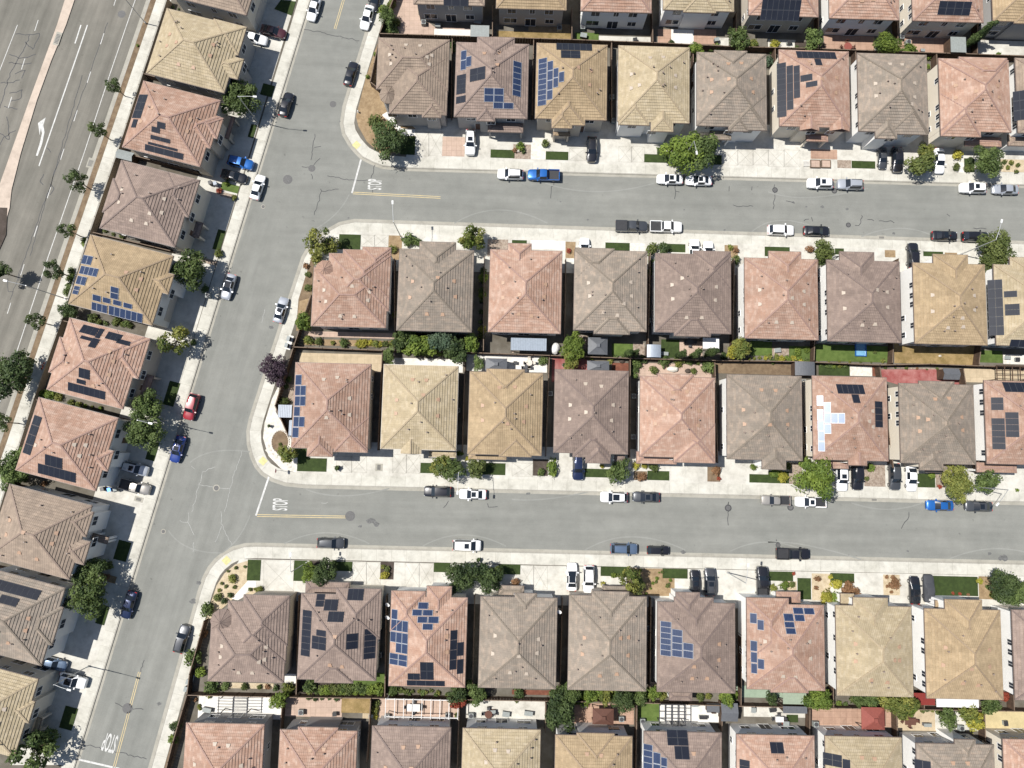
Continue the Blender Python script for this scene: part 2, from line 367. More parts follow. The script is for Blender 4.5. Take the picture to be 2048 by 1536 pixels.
def block(curb,rest,side):
    line=[P(x,y) for x,y in curb]
    pts=line+[P(x,y) for x,y in rest]
    area=sum(pts[i].x*pts[(i+1)%len(pts)].y-pts[(i+1)%len(pts)].x*pts[i].y for i in range(len(pts)))
    if area<0: pts=pts[::-1]
    b=MB(); b.face([(p.x,p.y,GZ) for p in pts],'base')
    for i in range(len(pts)):
        p,q=pts[i],pts[(i+1)%len(pts)]; b.face([(p.x,p.y,-.05),(q.x,q.y,-.05),(q.x,q.y,GZ),(p.x,p.y,GZ)],'kerb')
    struct(b.build('block_ground'))
    strip('kerb',line,.0,.16*side,GZ+.004,'kerb')
    strip('pavement',line,.19*side,2.15*side,GZ+.004,'pavement')
    strip('gutter',line,-.5*side,-.005*side,.008,'gutterpan')
    return line
Lc=block(N_c,[(2400,-400),(880,-400)],1)
block(M_c,[],1)
block(S_c,[(2400,1700)],1)
lw=[P(x,y) for x,y in WE]; la=[P(x,y) for x,y in WW]
pts=lw+la[::-1]
b=MB(); ar=sum(pts[i].x*pts[(i+1)%len(pts)].y-pts[(i+1)%len(pts)].x*pts[i].y for i in range(len(pts)))
if ar<0: pts=pts[::-1]
b.face([(p.x,p.y,GZ) for p in pts],'base')
for i in range(len(pts)):
    p,q=pts[i],pts[(i+1)%len(pts)]; b.face([(p.x,p.y,-.05),(q.x,q.y,-.05),(q.x,q.y,GZ),(p.x,p.y,GZ)],'kerb')
struct(b.build('block_ground'))
strip('kerb',lw,0,-.16,GZ+.004,'kerb'); strip('pavement',lw,-.19,-2.15,GZ+.004,'pavement'); strip('gutter',lw,.5,.005,.008,'gutterpan')
strip('kerb',la,0,.35,GZ+.004,'kerb'); strip('planting_strip',la,.37,1.35,GZ+.004,'dirt'); strip('pavement',la,1.37,4.1,GZ+.004,'pavement'); strip('gutter',la,-.5,-.005,.012,'gutterpan')
# median
MED=[(160,-30),(133,50),(103,123),(75,200),(43,305),(24,380),(20,417),(-10,520),(-60,520),(-30,450),(0,370),(60,200),(115,50),(140,-30)]
mp=[P(x,y) for x,y in MED]
b=MB(); ar=sum(mp[i].x*mp[(i+1)%len(mp)].y-mp[(i+1)%len(mp)].x*mp[i].y for i in range(len(mp)))
if ar<0: mp=mp[::-1]
b.face([(p.x,p.y,.13) for p in mp],'median')
for i in range(len(mp)):
    p,q=mp[i],mp[(i+1)%len(mp)]; b.face([(p.x,p.y,0),(q.x,q.y,0),(q.x,q.y,.13),(p.x,p.y,.13)],'kerb')
struct(b.build('median'))
flat('planting_bed',[P(-40,414),P(16,416),P(13,470),P(-5,510),P(-60,512)],.134,'darkbed')
# markings
def line_strip(mb,pts,wd,z,m):
    pts=[Vector((p[0],p[1],z)) for p in pts]
    for i in range(len(pts)-1):
        d=(pts[i+1]-pts[i])
        if d.length<1e-3: continue
        n=Vector((-d.y,d.x,0)).normalized()*wd/2
        mb.face([pts[i]-n,pts[i+1]-n,pts[i+1]+n,pts[i]+n],m)
mk=MB()
line_strip(mk,[P(722,319),P(704,386)],.32,.016,'white_paint')
line_strip(mk,[P(538,953),P(512,1031)],.32,.016,'white_paint')
line_strip(mk,[P(158,1519),P(232,1536),P(240,1538)],.32,.016,'white_paint')
my=MB()
for o in (-.16,.16):
    for a,c in (((706,386),(881,395)),((514,1031),(692,1034)),((279,1344),(228,1536)),((228,1536),(215,1580)),((687,0),(670,58)),((700,-45),(687,0))):
        A=P(*a);B=P(*c);d=(B-A).normalized();n=Vector((-d.y,d.x,0))*o
        line_strip(my,[A+n,B+n],.11,.016,'yellow_paint')
struct(my.build('yellow_centre_line'))
for a,c in (((175,50),(78,332)),((162,50),(150,87))): line_strip(mk,[P(*a),P(*c)],.22,.016,'white_paint')
line_strip(mk,[P(285,-40),P(267,10),P(217,157),P(167,310),P(97,512),P(0,805)],.13,.016,'white_paint')
line_strip(mk,[P(35,50),P(-10,165)],.12,.016,'white_paint')
for i in range(-2,8):
    x,y=208-26.6*i,66.5+77*i
    line_strip(mk,[P(x,y),P(x-7,y+22)],.13,.016,'white_paint')
for i in range(-1,4):
    x,y=50-26.5*i,117+77*i
    line_strip(mk,[P(x,y),P(x-7,y+22)],.13,.016,'white_paint')
struct(mk.build('road_marking'))
ar_=[(215,933),(226,936),(254,860),(267,792),(260,750),(275,704),(228,738),(238,812),(245,772),(252,800),(238,860)]
def poly_tri(mb,pts,m):
    from mathutils.geometry import tessellate_polygon
    for t in tessellate_polygon([pts]):
        q=[pts[k] for k in t]
        if (q[1]-q[0]).cross(q[2]-q[0]).z<0: q=q[::-1]
        mb.face(q,m)
b=MB(); poly_tri(b,[T('A',x,y,.016) for x,y in ar_],'white_paint'); struct(b.build('turn_arrow_marking'))
def text_mesh(body,name,mtx,m):
    cu=bpy.data.curves.new('t','FONT'); cu.body=body; cu.align_x='CENTER'; cu.align_y='CENTER'; cu.offset=.018; cu.size=1
    to=bpy.data.objects.new('t',cu); COL.objects.link(to)
    dg=bpy.context.evaluated_depsgraph_get(); me=bpy.data.meshes.new_from_object(to.evaluated_get(dg))
    bpy.data.objects.remove(to); me.transform(mtx); me.materials.clear(); me.materials.append(M[m])
    o=bpy.data.objects.new(name,me); COL.objects.link(o); return o
def stop_text(px,py,rot,wd,ht):
    c=P(px,py,.016)
    mtx=Matrix.Translation(c)@Matrix.Rotation(rot,4,'Z')@Matrix.Diagonal((wd/2.55,ht/.72,1,1))
    struct(text_mesh('STOP','stop_marking',mtx,'white_paint'))
stop_text(751,369,R_(88.6),2.15,2.5); stop_text(562,1009,R_(88.6),2.2,2.6); stop_text(220,1484,R_(180-14.5),2.5,3.0)
# cracks and stains
def wob(pts,k=.16,step=.5):
    out=[];r=rnd
    for i in range(len(pts)-1):
        a,b_=pts[i],pts[i+1];n=max(1,int((b_-a).length/step))
        for j in range(n): out.append(a.lerp(b_,j/n)+Vector((r.uniform(-k,k),r.uniform(-k,k),0)))
    out.append(pts[-1]); return out
CR=[('B',[(355,800),(345,880),(330,960)]),('B',[(345,880),(390,878)]),('B',[(345,995),(385,950)]),('B',[(320,1000),(275,1000)]),('B',[(335,1040),(338,1075)]),('B',[(430,1055),(560,1080),(680,1085)]),('B',[(715,990),(690,1070)]),('B',[(705,1130),(700,1160)]),('B',[(390,1130),(400,1150),(495,1135)]),('B',[(390,1150),(370,1230),(350,1290)]),('B',[(290,178),(400,195),(620,245)]),
('C',[(253,1095),(235,1140),(232,1190)]),('C',[(975,1105),(985,1150),(975,1195)]),('C',[(985,1145),(1005,1152)]),('C',[(1300,1122),(1302,1148)]),('C',[(1437,1122),(1438,1142)]),('C',[(1322,1232),(1390,1238),(1445,1238)]),
('D',[(35,1105),(40,1150),(38,1200),(30,1255)]),('D',[(105,1205),(160,1220)]),('D',[(210,1325),(245,1315)]),('D',[(258,1300),(268,1328)]),('D',[(565,1288),(560,1320),(545,1355),(522,1352)]),('D',[(600,1312),(635,1325)]),('D',[(665,1330),(740,1325),(758,1338)]),('D',[(1075,1283),(1092,1298)]),('D',[(1235,1372),(1310,1374)]),
('F',[(1155,1470),(1125,1510)]),('F',[(1390,1480),(1400,1510),(1450,1503)]),('G',[(1298,1475),(1295,1500)]),('K',[(1297,0),(1298,80)]),('L',[(842,0),(845,30),(820,60),(800,100)]),('L',[(50,165),(55,190)]),('I',[(690,1150),(750,1175),(860,1185)]),('I',[(500,1395),(700,1440),(880,1482)]),('I',[(865,890),(845,960)]),
('G',[(1298,1480),(1300,1536)]),('A',[(280,885),(305,915)]),('A',[(265,1040),(245,1085),(260,1110)]),('A',[(300,1100),(325,1130),(300,1170)]),
('A',[(95,200),(180,210),(240,205),(200,300),(150,250)]),('A',[(180,210),(150,290),(60,440),(0,650)]),('A',[(60,330),(130,350),(215,325)]),('A',[(50,375),(120,385),(190,378)]),('A',[(90,440),(150,420),(130,470)]),('A',[(0,495),(60,500),(120,480)]),('A',[(60,560),(130,540),(130,590),(60,610)]),('A',[(30,640),(105,655)]),('A',[(0,800),(60,840),(40,700)]),('A',[(20,820),(0,870)]),('A',[(90,780),(30,820)]),('E',[(45,130),(50,210),(80,215)]),('E',[(130,75),(110,150)])]
b=MB()
for t,pp in CR: line_strip(b,wob([T(t,x,y) for x,y in pp]),.15 if t=='A' else .11,.012,'tar')
line_strip(b,wob([P(165,150),P(60,512)],.1,1.),.12,.012,'tar'); line_strip(b,wob([P(215,45),P(20,600)],.1,1.),.12,.012,'tar')
struct(b.build('crack_sealant'))
b=MB()
CP=[('E',[(1455,1160),(1405,1310),(1345,1536)]),('E',[(1290,1262),(1215,1300),(1195,1370),(1150,1536)]),('E',[(1190,1370),(1280,1385)]),('E',[(1320,1390),(1380,1395)]),('E',[(1145,1262),(1170,1278)]),('I',[(1135,0),(1130,60),(1165,138)]),('I',[(1075,55),(1130,62)]),('I',[(1330,0),(1330,70),(1390,200)]),('I',[(1330,80),(1290,180)]),('I',[(1160,180),(1158,240)]),('F',[(55,320),(35,400)]),('F',[(395,1482),(430,1478)])]
for t,pp in CP: line_strip(b,wob([T(t,x,y) for x,y in pp],.14),.06,.012,'tar_pale')
def ring(cx,cy,r,a0,a1,n=24): return [(cx+math.cos(a0+(a1-a0)*i/n)*r,cy+math.sin(a0+(a1-a0)*i/n)*r,0) for i in range(n+1)]
c=P(432,975)
struct(b.build('pale_crack_fill'))
b=MB()
for t,x,y,r in (('C',455,1318,.28),('C',1275,1380,.3),('D',325,1240,.4),('D',475,1255,.35),('D',150,1213,.3),('D',755,1400,.35),('F',90,428,.5),('G',97,1425,.45),('I',1195,425,.6),('I',1155,535,.7),('I',955,1150,.5),('J',625,85,.4),('J',690,50,.9),('J',720,72,.7),('K',1028,240,.5),('L',1330,250,.5),('L',1410,275,.9),('L',840,235,.3),('B',555,1307,.25),('B',502,728,.2),('C',1033,1258,.2),('C',292,1210,.2),('D',230,1240,.25)):
    c=T(t,x,y,.010); n=14; rr=[r*rnd.uniform(.55,1.1) for _ in range(n)]
    b.face([(c.x+math.cos(i*math.tau/n)*rr[i],c.y+math.sin(i*math.tau/n)*rr[i]*.7,.010) for i in range(n)],'oil')
struct(b.build('oil_stain'))

b=MB()
def arc(t,pp,wd=.22):
    v_=[T(t,x,y) for x,y in pp]; out=[]
    for i in range(25):
        q=i/24; out.append(v_[0]*(1-q)**2+v_[1]*2*q*(1-q)+v_[2]*q*q)
    line_strip(b,out,wd,.0125,'wear')
for t,pp in (('K',[(440,228),(700,70),(1040,228)]),('K',[(1310,235),(1536,120),(1800,250)]),('J',[(170,190),(420,60),(680,190)]),('J',[(1000,205),(1240,70),(1500,205)]),('L',[(0,180),(200,170),(560,285)]),('L',[(1090,280),(1400,150),(1700,300)]),('B',[(1190,1340),(1450,1180),(1750,1340)]),('C',[(1440,1390),(1600,1250),(1900,1400)]),('D',[(560,1420),(800,1320),(1000,1420)]),('F',[(300,1400),(500,1480),(800,1395)]),('G',[(0,1460),(200,1480),(520,1400)]),('H',[(500,1480),(720,1560),(930,1480)]),('B',[(560,1165),(500,1300),(330,1390)]),('E',[(1140,1240),(1250,1140),(1500,1175)]),('I',[(1010,110),(1100,250),(1330,245)]),('I',[(1330,245),(1440,180),(1500,20)]),('C',[(200,1100),(500,1200),(850,1100)]),('D',[(0,1150),(200,1230),(600,1130)])): arc(t,pp)
struct(b.build('tyre_wear_marks'))
# yard surfaces
LZ=[0]
def patch(t,m,*a,cls='r',name=None,z=None):
    LZ[0]+=1
    z=GZ+.006+(LZ[0]%11)*.0035+(.04 if m in('grass','grass_light') else 0) if z is None else z
    if len(a)==4:
        p=T(t,a[0],a[1],GZ);q=T(t,a[2],a[3],GZ);th=ANG[cls];u=Vector((math.cos(th),math.sin(th),0));v=Vector((-math.sin(th),math.cos(th),0));d=q-p
        pts=[p,p+u*d.dot(u),q,p+v*d.dot(v)]
    else: pts=[T(t,x,y,GZ) for x,y in a[0]]
    if not name:
        name={'grass':'lawn','grass_light':'lawn','grass_dry':'dry_lawn','mulch':'mulch_bed','dirt':'planting_bed','darkbed':'planting_bed','gravel':'gravel_bed','rock_white':'gravel_bed','cream_gravel':'gravel_bed','brick_red':'brick_paving'}.get(m,'patio')
    b=MB(); pts=[Vector((p.x,p.y,z)) for p in pts]
    poly_tri(b,pts,m) if len(pts)>4 else b.face(pts if (pts[1]-pts[0]).cross(pts[2]-pts[0]).z>0 else pts[::-1],m)
    return struct(b.build(name))
# front strips of concrete along each row (driveways and walks)
for t,a in (('B',(900,740,4700,960)),('B',(560,1400,4700,1500)),('F',(225,1130,4700,1310)),('I',(1485,280,6200,520))): pass
def front(poly,name='driveway'):
    b=MB(); pts=[Vector((*P(x,y,GZ).xy,GZ+.005)) for x,y in poly]; poly_tri(b,pts,'conc'); struct(b.build(name))
front([(825,235),(2300,265),(2300,356),(1250,330),(812,316)])
front([(650,470),(700,464),(2300,512),(2300,560),(640,540),(620,520)])
front([(560,880),(2300,925),(2300,988),(620,948),(565,940),(530,900)])
front([(480,1118),(2300,1158),(2300,1230),(470,1200),(440,1180)])
front([(640,-93),(592,0),(128,1530),(20,1530),(80,1330),(300,640),(495,55),(540,-93)])
PT=[('B','mulch',[(665,440),(735,540),(800,650),(955,770),(955,920),(745,920),(665,850),(615,760),(600,700),(625,600)]),
('B','conc_white',[(755,690),(820,650),(870,770),(955,775),(955,815),(880,815)]),('B','grass',870,815,952,930),('B','grass',500,1405,625,1500),('B','mulch',797,1412,872,1560),('B','gravel',1390,1435,1510,1540),('C','conc_white',110,1440,320,1500),('B','mulch',[(715,300),(740,240),(735,480),(690,530),(665,450)]),
('B','conc_pink',1120,820,1250,940),('B','grass',1408,897,1550,950),
('B','conc_pink',[(835,0),(965,0),(975,90),(1070,160),(1290,170),(1290,228),(770,215)]),('B','conc_white',1070,172,1285,226),('B','grass_dry',1445,185,1900,245),
('C','gravel',8,865,115,955),('C','rock_white',115,835,203,958),('C','grass',203,908,337,962),('C','grass',793,925,940,978),('C','grass',870,885,925,928),('C','conc',795,885,868,925),('C','grass',1190,930,1258,990),
('C','grass',560,1455,705,1505),('C','grass',905,1462,1040,1515),('C','rock_white',705,1458,795,1545),('C','mulch',322,1450,380,1550),('C','mulch',1275,1470,1355,1550),('C','grass',0,1440,88,1462),('C','grass',1515,1480,1640,1540),
('C','grass_light',380,195,520,243),('C','conc',520,215,835,255),('C','conc_terra',875,175,955,262),('C','conc_white',955,175,1090,266),('C','conc_terra',1090,175,1225,268),('C','conc',1225,225,1300,275),('C','mulch',100,140,350,210),
('D','conc',0,235,165,290),('D','conc_terra',335,210,640,308),('D','conc_terra',770,190,1095,322),('D','conc',1250,240,1650,335),('D','darkbed',160,250,340,300),
('D','grass',500,965,643,1013),('D','gravel',415,960,498,1010),('D','conc_terra',255,895,415,957),('D','cream_gravel',1390,955,1560,1035),('D','grass',1175,950,1240,1035),('D','conc_white',1145,975,1175,1035),
('D','grass',0,1480,130,1525),('D','grass',400,1490,455,1528),('D','grass',930,1508,1050,1540),('D','mulch',700,1500,765,1545),('D','mulch',1060,1515,1135,1550),
('F','conc_pink',290,450,835,497),('F','mulch',285,497,835,548),('F','darkbed',840,450,1260,575),('F','conc_tan',262,580,762,700),('F','conc_white',815,610,1240,700),('F','conc_white',1265,590,1745,700),
('F','rock_white',[(145,760),(118,935),(205,1080),(225,1150),(250,1210),(245,1300),(150,1275),(75,1200),(42,1090),(52,1000),(95,860)]),
('F','grass',232,1150,318,1212),('F','grass',250,1210,422,1295),('F','conc',252,1242,312,1278),('F','grass',988,1240,1110,1305),('F','grass',1340,1240,1495,1315),('F','dirt',[(335,0),(255,260),(240,440),(300,440),(335,250),(350,0)]),
('F','gravel',195,770,235,870),('F','mulch',[(262,270),(332,250),(325,440),(240,450)]),
('G','grass_light',600,525,725,602),('G','gravel',725,520,795,600),('G','grass',895,500,1003,612),('G','conc_pink',1005,510,1142,600),('G','grass_light',1345,500,1390,560),('G','grass_light',1430,505,1560,600),('G','gravel',375,475,450,560),
('G','conc_red',240,615,450,760),('G','brick_red',600,640,702,695),('G','conc_pink',735,640,1195,735),('G','dirt',1215,640,1680,715),
('G','darkbed',125,1218,215,1320),('G','grass',435,1275,590,1330),('G','dirt',730,1290,810,1345),('G','grass',812,1288,943,1347),('G','dirt',1172,1265,1250,1355),('G','grass',1423,1308,1560,1362),('G','conc_pink',0,575,10,580),
('H','grass_light',125,540,260,632),('H','grass_light',265,530,722,640),('H','conc',380,560,507,592),('H','grass_dry',755,525,1243,655),('H','grass_light',1250,565,1408,642),('H','rock_white',1410,590,1600,652),('H','gravel',0,550,125,600),('H','brick_red',1205,590,1245,655),
('H','grass',302,650,490,720),('H','rock_white',490,660,625,722),('H','brick_red',625,655,655,722),('H','conc_red',[(665,680),(1060,680),(1150,745),(1150,775),(780,772),(705,750),(665,720)]),('H','gravel',670,665,1060,682),('H','conc_tan',1155,675,1700,770),
('H','grass',0,1290,125,1365),('H','gravel',125,1240,205,1370),('H','gravel',575,1250,705,1385),('H','grass',895,1305,1003,1390),('H','gravel',1005,1310,1065,1390),
('I','cream_gravel',[(1487,292),(1487,412),(1400,520),(1372,545),(1262,640),(1225,740),(1180,900),(1165,900),(1215,700),(1300,440),(1345,370),(1410,315)]),('I','conc_white',[(1485,415),(1536,412),(1536,450),(1500,455),(1440,532),(1390,520)]),('I','cream_gravel',[(1520,455),(1560,450),(1560,500),(1460,505)]),('I','grass',1488,285,1560,412),('I','cream_gravel',1240,1020,1640,1062),('I','conc_white',1195,1100,1690,1245),('I','dirt',[(1120,1095),(1160,1090),(1035,1536),(985,1536)]),
('J','grass',230,290,302,415),('J','grass',440,295,577,355),('J','darkbed',325,292,430,327),('J','darkbed',748,298,825,405),('J','grass',1068,303,1165,362),('J','grass',1455,312,1585,375),('J','mulch',0,455,45,490),
('J','conc_pink',180,1110,515,1232),('J','grass_dry',515,1115,690,1207),('J','conc_tan',640,1207,690,1240),('J','conc_pink',745,1110,1215,1245),('J','conc',1260,1110,1740,1245),('J','grass_light',560,960,778,1095),('J','grass',1258,1005,1300,1055),('J','darkbed',255,1010,560,1092),('J','conc_white',170,970,247,1028),
('K','grass',532,325,690,387),('K','mulch',690,335,975,505),('K','grass',903,338,1053,400),('K','conc_terra',375,1145,730,1275),('K','grass_light',757,1135,885,1257),('K','conc_white',885,1130,1245,1262),('K','conc',1390,1150,1770,1235),('K','brick_red',0,1065,270,1100),('K','conc_green',1345,1040,1770,1120),('K','conc_pink',830,1020,880,1070),
('L','grass',5,355,150,415),('L','cream_gravel',262,368,375,532),('L','grass',175,395,258,525),('L','grass',372,365,517,427),('L','cream_gravel',690,375,792,500),('L','grass',985,382,1260,505),('L','conc_white',1010,440,1082,482),('L','mulch',1262,385,1370,525),('L','cream_gravel',100,415,172,470),
('L','conc_terra',240,1160,755,1292),('L','conc_tan',760,1170,1020,1315),('L','conc',1000,1180,1280,1315),('L','conc_yellow',1285,1185,1700,1305),('L','grass',110,1215,180,1262),('L','conc_white',875,575,925,1035)]
for t,m,*a in PT: patch(t,m,*a)
for t,m,*a in (('B','grass',[(150,0),(240,10),(215,95),(110,55)]),('B','grass',45,500,95,585),('A','grass',1510,745,1520,830),('A','grass_light',1335,1092,1425,1162),('A','grass',1310,1375,1320,1505),('E','grass',1020,748,1040,905),('E','grass',905,1110,925,1232),('I','grass',715,165,755,300),('I','grass',605,555,625,680),('I','grass',395,1160,430,1312),('I','mulch',610,365,690,430),('E','gravel',1180,0,1300,60),('A','gravel',1330,1150,1415,1200)): patch(t,m,*a,cls='c')
# scored driveways
b=MB()
for t,x0,y0,x1,y1,n in (('B',955,790,1120,935,2),('C',345,890,440,962,1),('C',640,880,793,972,2),('C',1262,900,1536,990,3),('D',0,900,190,1000,2),('J',48,290,228,470,1),('J',578,300,748,430,2),('J',895,305,1065,450,2),('K',48,320,212,460,2),('F',485,1200,665,1295,2),('F',820,1190,985,1300,2),('B',630,1410,795,1480,2),('G',0,1240,125,1320,1)):
    X=[x0+(x1-x0)*i/n for i in range(n+1)]
    for i in range(n):
        a_=[T(t,X[i],y0),T(t,X[i+1],y0+4),T(t,X[i+1],y1+4),T(t,X[i],y1)]
        for p,q in ((0,1),(1,2),(2,3),(3,0),(0,2),(1,3)): line_strip(b,[a_[p],a_[q]],.05,GZ+.012,'gutterpan')
struct(b.build('driveway_joint'))
# tactile pads at the corners
for x,y,r in ((713,290,45),(526,922,48),(453,1121,-45)):
    c=P(x,y,GZ); b=MB(); b.box(-.6,-.6,0,.6,.6,.012,'tactile'); o=b.build('tactile_paving'); o.location=(c.x,c.y,GZ+.008); o.rotation_euler=(0,0,R_(r)); struct(o)

# ---------------------------------------------------------------- houses
SLOPE=.45; EZ=5.75; LOWZ=2.95
def rect_faces(b,rc,ze,m,cap,gable=None,slope=SLOPE,thick=.16,capmb=None,gmb=None,wallm=None,wmb=None):
    x0,y0,x1,y1=rc; wd=x1-x0; dp=y1-y0
    zt=ze+.02
    if gable in('u','d'):
        cx=(x0+x1)/2; h=wd/2*slope
        if gable=='u': R0=(cx,y0+min(wd/2,dp*.49),zt+min(wd/2,dp*.49)*slope); R1=(cx,y1,zt+h)
        else: R0=(cx,y0,zt+h); R1=(cx,y1-wd/2,zt+h)
        if gable=='u': R0=(cx,y0+wd/2,zt+h)
    elif gable in('l','r'):
        cy=(y0+y1)/2; h=dp/2*slope
        R0=(x0 if gable=='l' else x0+dp/2,cy,zt+h); R1=(x1 if gable=='r' else x1-dp/2,cy,zt+h)
    elif wd<=dp:
        cx=(x0+x1)/2;h=wd/2*slope; R0=(cx,y0+wd/2,zt+h);R1=(cx,y1-wd/2,zt+h)
    else:
        cy=(y0+y1)/2;h=dp/2*slope; R0=(x0+dp/2,cy,zt+h);R1=(x1-dp/2,cy,zt+h)
    c=[(x0,y0,zt),(x1,y0,zt),(x1,y1,zt),(x0,y1,zt)]
    vert=abs(R0[0]-R1[0])<1e-6 and (wd<=dp or gable in('u','d'))
    k=math.sqrt(1+slope*slope)
    def fc(pts,e0,e1):
        e0=Vector(e0);e1=Vector(e1);d=(e1-e0).normalized(); out=d.cross(Vector((0,0,1)))
        tp=[Vector(p) for p in pts[2:]]; tr=tp[0]; tl=tp[-1]
        run=abs((tl-e0).dot(out)); nr=Vector((out.x*slope,out.y*slope,1)).normalized(); vm=run*k
        nc=max(1,round(vm/.47)); lift=nr*.08
        for i in range(nc):
            a0,a1=i/nc,(i+1)/nc
            A,B,C_,D_=e0.lerp(tl,a0),e1.lerp(tr,a0),e1.lerp(tr,a1),e0.lerp(tl,a1)
            def U(p,v): return ((p-e0).dot(d)+rc[0]*3.7,v)
            v0,v1=vm*a0,vm*a1
            b.face([A+lift,B+lift,C_,D_] if (C_-D_).length>1e-3 else [A+lift,B+lift,C_],m,[U(A,v0+.01),U(B,v0+.01),U(C_,v1-.01),U(D_,v1-.01)][:4 if (C_-D_).length>1e-3 else 3])
            b.face([A-nr*.02,B-nr*.02,B+lift,A+lift],m,[U(A,v0),U(B,v0),U(B,v0+.01),U(A,v0+.01)])
    if vert:
        fc([c[3],c[0],R0,R1],c[3],c[0]) ; fc([c[1],c[2],R1,R0],c[1],c[2])
        if gable!='d': fc([c[0],c[1],R0],c[0],c[1])
        if gable!='u': fc([c[2],c[3],R1],c[2],c[3])
    else:
        fc([c[0],c[1],R1,R0],c[0],c[1]); fc([c[2],c[3],R0,R1],c[2],c[3])
        if gable!='l': fc([c[3],c[0],R0],c[3],c[0])
        if gable!='r': fc([c[1],c[2],R1],c[1],c[2])
    # fascia + soffit
    lo=[(p[0],p[1],zt-thick) for p in c]
    for i in range(4):
        j=(i+1)%4; b.face([lo[i],lo[j],c[j],c[i]],cap)
    b.face(lo[::-1],cap)
    # caps
    if capmb is not None:
        segs=[(R0,R1)]
        if vert: segs+=([(c[0],R0),(c[1],R0)] if gable!='d' else [])+([(c[2],R1),(c[3],R1)] if gable!='u' else [])
        else: segs+=([(c[0],R0),(c[3],R0)] if gable!='l' else [])+([(c[1],R1),(c[2],R1)] if gable!='r' else [])
        for p,q in segs: capmb.bar((p[0],p[1],p[2]+.035),(q[0],q[1],q[2]+.035),.26,.11,cap)
    if gmb is not None:
        g=.11; z0,z1=zt-.13,zt-.015
        for (ax,ay,bx,by) in ((x0-g,y0-g,x1+g,y0-.005),(x0-g,y1+.005,x1+g,y1+g),(x0-g,y0-.005,x0-.005,y1+.005),(x1+.005,y0-.005,x1+g,y1+.005)):
            gmb.box(ax,ay,z0,bx,by,z1,gmb.gm)
    if wmb is not None and gable:
        q={'u':((x0+.45,y1-.46,ze-.2),(x1-.45,y1-.46,ze-.2),(R1[0],y1-.46,zt+h-.25)),'d':((x1-.45,y0+.46,ze-.2),(x0+.45,y0+.46,ze-.2),(R0[0],y0+.46,zt+h-.25)),
           'l':((x0+.46,y0+.45,ze-.2),(x0+.46,y1-.45,ze-.2),(x0+.46,R0[1],zt+h-.25)),'r':((x1-.46,y1-.45,ze-.2),(x1-.46,y0+.45,ze-.2),(x1-.46,R1[1],zt+h-.25))}[gable]
        wmb.face(list(q),wallm)
def mk_window(wd,ht):
    b=MB(); t=.09
    b.box(-wd/2-t,-.07,-ht/2-t,wd/2+t,.0,-ht/2,'frame'); b.box(-wd/2-t,-.07,ht/2,wd/2+t,.0,ht/2+t,'frame')
    b.box(-wd/2-t,-.07,-ht/2,-wd/2,.0,ht/2,'frame'); b.box(wd/2,-.07,-ht/2,wd/2+t,.0,ht/2,'frame'); b.box(-.03,-.06,-ht/2,.03,-.001,ht/2,'frame')
    g=MB(); g.box(-wd/2,-.035,-ht/2,wd/2,-.004,ht/2,'glass')
    return b.mesh('window'),g.mesh('pane')
WM={k:mk_window(*k) for k in ((1.5,1.2),(.9,1.1),(1.9,2.1),(2.3,1.3))}
gb=MB(); gb.box(-2.4,-.05,0,2.4,-.003,2.2,'garage')
for i in range(4): gb.box(-2.38,-.065,.04+i*.55,2.38,-.05,.54+i*.55,'garage')
GAR=gb.mesh('garage_door')
gb=MB(); gb.box(-.5,-.06,0,.5,-.003,2.1,'door'); gb.box(-.62,-.05,0,-.505,-.002,2.2,'frame'); gb.box(.505,-.05,0,.62,-.002,2.2,'frame'); DOOR=gb.mesh('front_door')
# roof vents
vb=MB(); s=.3
vb.face([(-s*1.2,-s,0),(s*1.2,-s,0),(s*.6,s,.22),(-s*.6,s,.22)],'vent'); vb.face([(-s*1.2,-s,-.1),(s*1.2,-s,-.1),(s*1.2,-s,.12),(-s*1.2,-s,.12)],'vent')
vb=MB()
c=[(-.36,-.26,-.1),(.36,-.26,-.1),(.22,.3,-.1),(-.22,.3,-.1),(-.36,-.26,.16),(.36,-.26,.16),(.22,.3,.1),(-.22,.3,.1)]
for q in ((4,5,6,7),(0,1,5,4),(1,2,6,5),(2,3,7,6),(3,0,4,7)): vb.face([c[i] for i in q],'vent')
VENT=vb.mesh('roof_vent')
vb=MB(); 
for q in ((4,5,6,7),(0,1,5,4),(1,2,6,5),(2,3,7,6),(3,0,4,7)): vb.face([c[i] for i in q],'vent_light')
VENTL=vb.mesh('roof_vent')
vb=MB(); vb.tube((0,0,-.1),(0,0,.38),.09,.09,'pipe',8); vb.tube((0,0,.38),(0,0,.45),.15,.13,'pipe',8); PIPE=vb.mesh('vent_pipe')
HOUSES=[]
NADIR=Vector((0,0))
